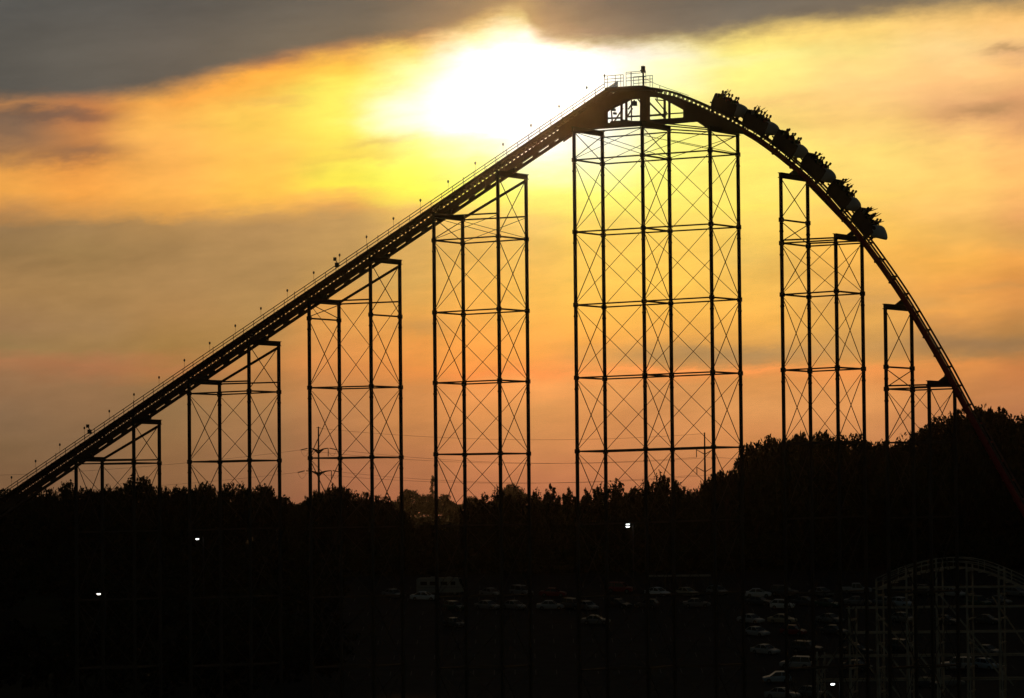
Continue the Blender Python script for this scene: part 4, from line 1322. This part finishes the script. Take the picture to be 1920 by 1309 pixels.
# order of tips: upper left, upper right, lower left, lower right
for i in (0, 1, 2, 3):
    side = 'first' if i % 2 == 0 else 'second'
    wire(tA[i], tB[i] + Vector((0, 0.3 * (i % 2), 0)), 2.2, '%s %s power line sagging between the two utility poles' % (side, nm[i]))
for i, (yy) in ((0, 893), (2, 926)):
    wire(tA[i], at_depth(-60, yy, 900), 1.0, '%s power line running left from the pole with curved crossarms' % nm[i])
for i in (1, 3):
    wire(tB[i], at_depth(1980, 860 + 14 * i, 900), 1.0, '%s power line running right behind the tall trees' % nm[i])
tw = at_depth(597, 803, 880); tw2 = at_depth(1321, 813, 880)
wire(tw, tw2, 2.0, 'thin topmost ground wire between the tops of the two utility poles')

# ------------------------------------------------------------------ lamps that are lit
def lamp(px, py, Y, label, double=False, warm=False):
    h = at_depth(px, py, Y); g = ground_z(h.x, Y)
    root = empty('street_lamp', (h.x + .9, Y + .6, g)); tag(root, label, 'street lamp', 'lit lamps of the parking lots')
    MB().tube([(h.x + .9, Y + .6, g), (h.x + .9, Y + .6, h.z + .35)], [.13, .08], 8).build('pole', MT['pole'], root)
    MB().tube([(h.x + .9, Y + .6, h.z + .3), (h.x, Y + .2, h.z + .38)], .05, 6).build('arm', MT['pole'], root)
    for k in ((0, -.42) if double else (0,)):
        b = MB()
        b.loft([[(h.x + sx * (.36 if double else .30) * q, Y + sy * .25 * q, h.z + k + z) for sx, sy in ((-1, -1), (1, -1), (1, 1), (-1, 1))] for z, q in ((.10, 1.0), (.22, .9), (.30, .4))])
        hd = b.build('lamp_head', MT['pole'], root)
        b = MB()
        wd = .34 if double else .26
        b.loft([[(h.x + sx * wd * q, Y + sy * .22 * q, h.z + k + z) for sx, sy in ((-1, -1), (1, -1), (1, 1), (-1, 1))] for z, q in ((.097, .98), (-.02, .95), (-.12, .6))])
        b.build('lens', MT['lampwarm' if warm else 'lampglass'], hd)


lamp(370, 1011, 600, 'bright white lamp over the wood at left, below the low two bay tower')
lamp(185, 1114, 540, 'small warm white lamp near the left photo edge', warm=True)
lamp(1177, 983, 640, 'twin white lamp below the widest tower in front of the trees', double=True)
lamp(1561, 1283, 455, 'small white lamp low at the left end of the wooden coaster')

# ------------------------------------------------------------------ vehicles
def wheel_set(root, xs, hw, r):
    for x in xs:
        for s in (-1, 1):
            b = MB(); b.tube([(x, s * (hw - .20), r), (x, s * (hw + .01), r)], r, 16)
            w = b.build('wheel', MT['tyre'], root)
            MB().tube([(x, s * (hw - .02), r), (x, s * (hw + .018), r)], r * .6, 12).build('rim', MT['handrail'], w)


def sect(x, zb, zt, hw, tuck=.04):
    return [(x, -hw + tuck, zb), (x, hw - tuck, zb), (x, hw, zb + .25 * (zt - zb)), (x, hw, zb + .72 * (zt - zb)), (x, hw - .09, zt), (x, -hw + .09, zt), (x, -hw, zb + .72 * (zt - zb)), (x, -hw, zb + .25 * (zt - zb))]


def make_road_car(kind):
    root = empty('parked_car')
    PAINT = bpy.data.materials['car_paint_white']
    hw = .87
    if kind == 'sedan':
        Lh = 2.3
        st = [(-2.30, .42, .78, .74), (-2.22, .30, .92, .82), (-1.75, .24, .97, hw), (-.9, .22, .95, hw), (.3, .22, .93, hw), (1.05, .22, .91, hw), (1.9, .24, .80, .84), (2.2, .30, .70, .78), (2.3, .40, .60, .70)]
        gb, gr = (-1.62, 1.15), (-.86, .30); zb, zr = .93, 1.42
    elif kind == 'hatchback':
        Lh = 2.0
        st = [(-1.98, .42, .82, .74), (-1.92, .30, .98, .82), (-1.5, .24, 1.02, hw), (-.9, .22, 1.0, hw), (.3, .22, .98, hw), (1.0, .22, .95, hw), (1.65, .24, .84, .84), (1.92, .30, .74, .78), (2.0, .40, .64, .70)]
        gb, gr = (-1.86, 1.05), (-1.35, .25); zb, zr = .98, 1.50
    elif kind == 'suv':
        Lh = 2.35
        st = [(-2.33, .50, .98, .80), (-2.28, .38, 1.10, .88), (-1.8, .34, 1.12, .92), (-.9, .32, 1.10, .92), (.3, .32, 1.10, .92), (1.15, .32, 1.08, .92), (1.95, .34, 1.0, .89), (2.28, .40, .92, .84), (2.35, .50, .82, .78)]
        gb, gr = (-2.18, 1.15), (-1.95, .45); zb, zr = 1.10, 1.76; hw = .92
    else:  # pickup
        Lh = 2.65
        st = [(-2.65, .50, .92, .84), (-2.60, .40, 1.06, .92), (-2.2, .38, 1.08, .95), (-.75, .36, 1.08, .95), (.3, .36, 1.08, .95), (1.3, .36, 1.06, .95), (2.2, .38, 1.0, .92), (2.58, .42, .92, .86), (2.65, .52, .82, .8)]
        gb, gr = (-.72, 1.25), (-.58, .62); zb, zr = 1.08, 1.78; hw = .95
    b = MB(); b.loft([sect(*s) for s in st])
    # roof skin and pillars over the glasshouse
    iw, ow = hw - .22, hw - .08
    zr2 = zr
    b.loft([[(gr[0] - .10, -iw + .04, zr - .03), (gr[0] - .10, iw - .04, zr - .03), (gr[0] - .04, iw - .04, zr + .01), (gr[0] - .04, -iw + .04, zr + .01)],
            [(gr[0] + .15, -iw - .02, zr - .01), (gr[0] + .15, iw + .02, zr - .01), (gr[0] + .15, iw - .03, zr + .05), (gr[0] + .15, -iw + .03, zr + .05)],
            [(gr[1] - .2, -iw - .02, zr - .01), (gr[1] - .2, iw + .02, zr - .01), (gr[1] - .2, iw - .03, zr + .05), (gr[1] - .2, -iw + .03, zr + .05)],
            [(gr[1] + .08, -iw + .04, zr - .04), (gr[1] + .08, iw - .04, zr - .04), (gr[1] + .02, iw - .04, zr + .01), (gr[1] + .02, -iw + .04, zr + .01)]])
    for s in (-1, 1):
        b.bar((gb[0] + .02, s * (ow + .003), zb - .02), (gr[0], s * (iw + .012), zr), .07, .05, up=(0, 1, 0))
        b.bar((gb[1] - .02, s * (ow + .003), zb - .02), (gr[1], s * (iw + .012), zr), .06, .05, up=(0, 1, 0))
        mx = (gr[0] + gr[1]) / 2 - .05
        b.bar((mx, s * (ow + .003), zb - .02), (mx, s * (iw + .012), zr), .09, .04, up=(0, 1, 0))
        b.box((gb[1] - .25, s * (hw + .07), zb + .06), (.12, .16, .13))
    if kind == 'pickup':
        b.prism([(-2.5, 1.09), (-.85, 1.09), (-.85, 1.16), (-2.5, 1.16)], [], lambda a, c, w: Vector((a, w, c)), -.93, -.85)
        b.prism([(-2.5, 1.09), (-.85, 1.09), (-.85, 1.16), (-2.5, 1.16)], [], lambda a, c, w: Vector((a, w, c)), .85, .93)
    body = b.build('body', PAINT, root)
    body.data.polygons.foreach_set('use_smooth', [False] * len(body.data.polygons))
    b = MB()
    b.loft([[(gb[0], -ow, zb - .05), (gb[1], -ow, zb - .05), (gb[1], ow, zb - .05), (gb[0], ow, zb - .05)], [(gr[0], -iw, zr), (gr[1], -iw, zr), (gr[1], iw, zr), (gr[0], iw, zr)]])
    b.build('window', MT['glass'], root)
    wheel_set(root, (-.60 * Lh, .63 * Lh), hw, .32 if kind in ('sedan', 'hatchback') else .38)
    zh = st[-2][2] - .10
    for s in (-1, 1):
        MB().box((Lh - .06, s * .58, zh), (.10, .30, .14)).build('headlight', MT['head'], root)
        MB().box((-Lh + .05, s * .62, zh + .12), (.10, .26, .14)).build('taillight', MT['tail'], root)
    return root


KINDS = {k: make_road_car(k) for k in ('sedan', 'hatchback', 'suv', 'pickup')}
kind_used = set()


def ordinal(n):
    return ['first', 'second', 'third', 'fourth', 'fifth', 'sixth', 'seventh', 'eighth', 'ninth', 'tenth', 'eleventh', 'twelfth', 'thirteenth', 'fourteenth', 'fifteenth', 'sixteenth', 'seventeenth', 'eighteenth', 'nineteenth', 'twentieth', 'twenty first', 'twenty second'][n - 1]


# (px of centre, py of the ground under it, kind, colour, heading in degrees)
ROWSPEC = [
 ('farthest parking row', [(738, 1121, 'sedan', 'grey', 50), (795, 1126, 'sedan', 'white', 14), (921, 1119, 'sedan', 'grey', 48), (978, 1118, 'suv', 'grey', 52), (1037, 1119, 'sedan', 'dark red', 10), (1163, 1112, 'suv', 'dark red', 20), (1233, 1118, 'sedan', 'white', 42), (1287, 1118, 'sedan', 'beige', 40), (1345, 1116, 'hatchback', 'grey', 50), (1421, 1120, 'sedan', 'white', 6), (1470, 1118, 'suv', 'charcoal', 25), (1540, 1118, 'sedan', 'grey', 45), (1605, 1114, 'pickup', 'silver', 4), (1732, 1117, 'suv', 'charcoal', 40), (1788, 1119, 'sedan', 'silver', 48), (1905, 1118, 'sedan', 'grey', 40)]),
 ('second parking row', [(852, 1145, 'hatchback', 'dark green', 45), (914, 1143, 'sedan', 'grey', 40), (964, 1143, 'sedan', 'grey', 44), (1032, 1143, 'sedan', 'silver', 3), (1075, 1143, 'suv', 'charcoal', 50), (1101, 1144, 'sedan', 'grey', 55), (1160, 1140, 'sedan', 'black', 42), (1213, 1141, 'hatchback', 'charcoal', 200), (1306, 1139, 'sedan', 'grey', 5), (1423, 1135, 'sedan', 'charcoal', 30), (1467, 1142, 'hatchback', 'white', 14), (1510, 1136, 'sedan', 'charcoal', 30), (1551, 1139, 'sedan', 'dark green', 38), (1608, 1135, 'sedan', 'grey', 12), (1662, 1136, 'sedan', 'grey', 44), (1691, 1138, 'hatchback', 'pale blue', 48), (1834, 1138, 'suv', 'dark green', 50), (1872, 1134, 'sedan', 'grey', 42)]),
 ('third parking row', [(852, 1176, 'sedan', 'charcoal', 55), (1117, 1171, 'sedan', 'grey', 10), (1408, 1169, 'sedan', 'silver', 42), (1467, 1169, 'sedan', 'beige', 22), (1556, 1168, 'sedan', 'grey', 40), (1695, 1167, 'hatchback', 'grey', 44), (1772, 1171, 'sedan', 'charcoal', 36), (1850, 1170, 'sedan', 'charcoal', 30)]),
 ('fourth parking row', [(1418, 1193, 'sedan', 'silver', 46), (1488, 1191, 'hatchback', 'dark red', 30), (1563, 1190, 'sedan', 'charcoal', 38)]),
 ('fifth parking row', [(1435, 1227, 'sedan', 'silver', 40), (1513, 1225, 'suv', 'charcoal', 28), (1607, 1227, 'sedan', 'charcoal', 36), (1693, 1222, 'suv', 'charcoal', 42), (1850, 1228, 'sedan', 'grey', 40)]),
 ('sixth parking row', [(1493, 1254, 'suv', 'silver', 196), (1606, 1257, 'sedan', 'charcoal', 34), (1795, 1256, 'suv', 'silver', 185), (1850, 1255, 'hatchback', 'pale blue', 50)]),
 ('seventh parking row', [(1457, 1280, 'hatchback', 'pale blue', 178), (1778, 1288, 'sedan', 'grey', 8), (1735, 1290, 'sedan', 'charcoal', 40)]),
 ('nearest parking row', [(1467, 1311, 'sedan', 'silver', 30), (1524, 1309, 'hatchback', 'grey', 46)]),
]
for rname, cars in ROWSPEC:
    for i, (px, py, kind, colr, hd) in enumerate(sorted(cars)):
        g = on_ground(px, py)
        src = KINDS[kind]
        if kind in kind_used: o = copy_tree(src)
        else: o = src; kind_used.add(kind)
        # the ground slopes up away from the viewer: lay the car on it
        e = 0.5
        nx = -(ground_z(g.x + e, g.y) - ground_z(g.x - e, g.y)) / (2 * e); ny = -(ground_z(g.x, g.y + e) - ground_z(g.x, g.y - e)) / (2 * e)
        n = Vector((nx, ny, 1)).normalized()
        h = R(-hd); fw = Vector((math.cos(h), math.sin(h), 0)); fw = (fw - n * fw.dot(n)).normalized(); lf = n.cross(fw)
        mt = Matrix((fw.to_4d(), lf.to_4d(), n.to_4d(), Vector((0, 0, 0, 1)))).transposed()
        for a in range(3): mt[3][a] = 0; mt[a][3] = (g + n * .035)[a]
        mt[3][3] = 1
        o.matrix_world = mt
        for ch in o.children:
            if ch.name.startswith('body'):
                ch.data = ch.data if colr == 'white' and ch.data.users == 1 else ch.data.copy()
                ch.data.materials[0] = MT['car_' + colr]
        tag(o, '%s %s, %s from the left in the %s' % (colr, kind if kind != 'suv' else 'tall estate car', ordinal(i + 1), rname), 'car', 'cars in the parking lot')

# motorhome behind the white sedan
g = on_ground(826, 1121); g.y += 3.0; g.z = ground_z(g.x, g.y) + .03
rv = empty('motorhome'); tag(rv, 'long pale motorhome parked behind the white sedan at the lot edge', 'motorhome')
b = MB()
F = lambda a, c, w: Vector((a, w, c))
b.prism([(-4.0, .55), (3.3, .55), (3.95, .7), (4.0, 1.35), (3.55, 1.95), (3.2, 2.95), (2.9, 3.05), (-3.7, 3.05), (-3.95, 2.9), (-4.0, 2.6)], [], F, -1.2, 1.2)
b.box((-1.2, 0, 3.15), (.9, .8, .2)); b.box((1.4, .2, 3.13), (.7, .6, .16))
b.build('body', MT['car_dull white'], rv)
for x0, x1 in ((-3.3, -2.2), (-1.7, -.5), (.2, 1.3), (1.9, 2.7)):
    b = MB()
    for s in (-1, 1): b.box(((x0 + x1) / 2, s * 1.2, 2.1), (x1 - x0, .03, .6))
    b.build('window', MT['glass'], rv)
MB().prism([(3.99, 1.40), (4.015, 1.40), (3.60, 1.99), (3.24, 2.88), (3.21, 2.88), (3.55, 1.99)], [], F, -1.08, 1.08).build('windscreen', MT['glass'], rv)
b = MB()
for s in (-1, 1): b.box((-.2, s * 1.205, 1.45), (7.2, .02, .16))
b.build('stripe', MT['car_grey'], rv)
wheel_set(rv, (-2.5, 2.6), 1.16, .42)
rv.location = g; rv.rotation_euler = (0, 0, R(-8))

# open shelter at the back of the lot
sh_a = on_ground(1218, 1113); sh_b = on_ground(1333, 1113)
Ys = (sh_a.y + sh_b.y) / 2 + 3; zg = ground_z(sh_a.x, Ys)
shl = empty('open_shelter', ((sh_a.x + sh_b.x) / 2, Ys, zg)); tag(shl, 'long low flat roofed open shelter at the back of the lot', 'shelter')
rf = MB(); rf.bar((sh_a.x, Ys, zg + 2.75), (sh_b.x, Ys, zg + 2.75), 4.6, .16); rf.bar((sh_a.x - .1, Ys - 2.36, zg + 2.72), (sh_b.x + .1, Ys - 2.36, zg + 2.72), .06, .3)
rf.build('roof', MT['plinth'], shl)
for k in range(5):
    for s in (-1, 1):
        x = sh_a.x + .3 + (sh_b.x - sh_a.x - .6) * k / 4; y = Ys + s * 2.1
        MB().bar((x, y, ground_z(x, y)), (x, y, zg + 2.68), .14).build('post', MT['steel'], shl)

# ------------------------------------------------------------------ wooden coaster at lower right
YW = 420.0


def WP(px, py, dy=0.0):
    p = at_depth(px, py, YW); p.y += dy; return p


wc = empty('wooden_roller_coaster', (at_depth(1760, 1200, YW).x, YW, 0))
tag(wc, 'pale timber roller coaster with arched hilltop and lattice trestle at lower right', 'wooden coaster')
posts = [(1532, 1222), (1592, 1137), (1643, 1086), (1699, 1062), (1755, 1046), (1812, 1056), (1872, 1062), (1932, 1090), (1992, 1120)]
DEP = 4.2
for k, (x, yt) in enumerate(posts):
    b = MB(); t = WP(x, yt)
    b.bar((t.x, YW, 0), (t.x, YW, t.z), .19)
    xb = t.x + 1.15
    b.bar((xb, YW + DEP, 0), (xb, YW + DEP, t.z - .2), .16)
    # batter legs and cross ledgers of the bent
    b.bar((t.x + .1, YW - 2.6, 0), (t.x + .05, YW - .1, t.z * .62), .13)
    b.bar((xb + .1, YW + DEP + 2.6, 0), (xb + .05, YW + DEP + .1, t.z * .62), .13)
    z = 2.0; i = 0
    while z < t.z - .3:
        b.bar((t.x + .13, YW - .25, z), (xb + .13, YW + DEP + .25, z), .08, .2)
        z += 2.64
    b.bar((t.x - .12, YW, .4), (xb - .12, YW + DEP, min(t.z, 8.0)), .07, .16)
    b.bar((t.x - .12, YW, min(t.z, 16) - .4), (xb - .12, YW + DEP, min(t.z, 16) * .45), .07, .16)
    b.build('bent', MT['wood'], wc)
rows = [(1103, 1643, 2000), (1140.5, 1592, 2000), (1187.5, 1592, 2000), (1232, 1532, 2000), (1277, 1532, 2000), (1322, 1532, 2000), (1366, 1532, 2000), (1410, 1532, 2000)]
for (y, x0, x1) in rows:
    b = MB(); a = WP(x0, y); c = WP(x1, y + (x1 - x0) * .004)
    b.bar((a.x - .4, YW - .17, a.z), (c.x, YW - .17, a.z), .08, .15)
    b.bar((a.x - .4 + 1.15, YW + DEP + .17, a.z), (c.x + 1.15, YW + DEP + .17, a.z), .08, .15)
    b.build('ledger', MT['wood'], wc)
for (x0, y0, x1, y1, dz) in ((1762, 1115, 1900, 1285, 0), (1700, 1200, 1860, 1395, 0), (1645, 1200, 1800, 1400, 0), (1592, 1187, 1532, 1275, 0), (1592, 1187, 1690, 1330, 1), (1650, 1150, 1745, 1265, 1), (1562, 1232, 1592, 1187, 0), (1645, 1250, 1750, 1390, 0), (1812, 1190, 1875, 1265, 0), (1870, 1120, 1985, 1290, 1), (1532, 1277, 1600, 1345, 0)):
    a = WP(x0, y0); c = WP(x1, y1); yy = YW + (DEP + .3 if dz else -.3)
    MB().bar((a.x, yy, a.z), (c.x, yy, c.z), .08, .18).build('diagonal_brace', MT['wood'], wc)
hill_pts = [(1643, 1102), (1699, 1078), (1755, 1065), (1795, 1063), (1835, 1069), (1872, 1082), (1920, 1104), (1990, 1142)]
cpts = catmull([Vector((WP(x, y).x, WP(x, y).z)) for x, y in hill_pts], .8)
for yy, nm_ in ((YW + 1.2, 'n'), (YW + 2.9, 'f')):
    b = MB()
    b.loft([[(p.x + (yy - YW) * .27, yy - .14, p.y - .18), (p.x + (yy - YW) * .27, yy + .14, p.y - .18), (p.x + (yy - YW) * .27, yy + .14, p.y), (p.x + (yy - YW) * .27, yy - .14, p.y)] for p in cpts])
    b.build('track_rail', MT['wood'], wc)
for yy in (YW - .1, YW + DEP + .1):
    b = MB(); sh_ = (yy - YW) * .27
    for hh in (1.0, .55): b.tube([(p.x + sh_, yy, p.y + hh) for p in cpts], .05, 5)
    for p in cpts[::3]: b.bar((p.x + sh_, yy, p.y - .3), (p.x + sh_, yy, p.y + 1.0), .08)
    b.build('handrail', MT['wood'], wc)
b = MB()
for p in cpts[::1]:
    b.bar((p.x - .05, YW - .3, p.y - .25), (p.x + 1.2, YW + DEP + .3, p.y - .25), .08, .10)
tag(b.build('cross_tie', MT['wood'], wc), kind='stuff')

# ------------------------------------------------------------------ evening haze
hz = MB().box((0, 2850, 41), (8200, 6400, 84)).build('haze', [])
tag(hz, kind='stuff')
hm = bpy.data.materials.new('evening_haze'); hm.use_nodes = True
N = hm.node_tree.nodes; N.clear()
pv = N.new('ShaderNodeVolumePrincipled'); pv.inputs['Density'].default_value = HAZE_DENSITY
pv.inputs['Color'].default_value = (0.9, 0.88, 0.85, 1); pv.inputs['Anisotropy'].default_value = HAZE_G
mo = N.new('ShaderNodeOutputMaterial'); hm.node_tree.links.new(pv.outputs[0], mo.inputs['Volume'])
hz.data.materials.append(hm)
for o in list(bpy.data.objects):
    if o.name.startswith('tree_prototype'): bpy.data.objects.remove(o)
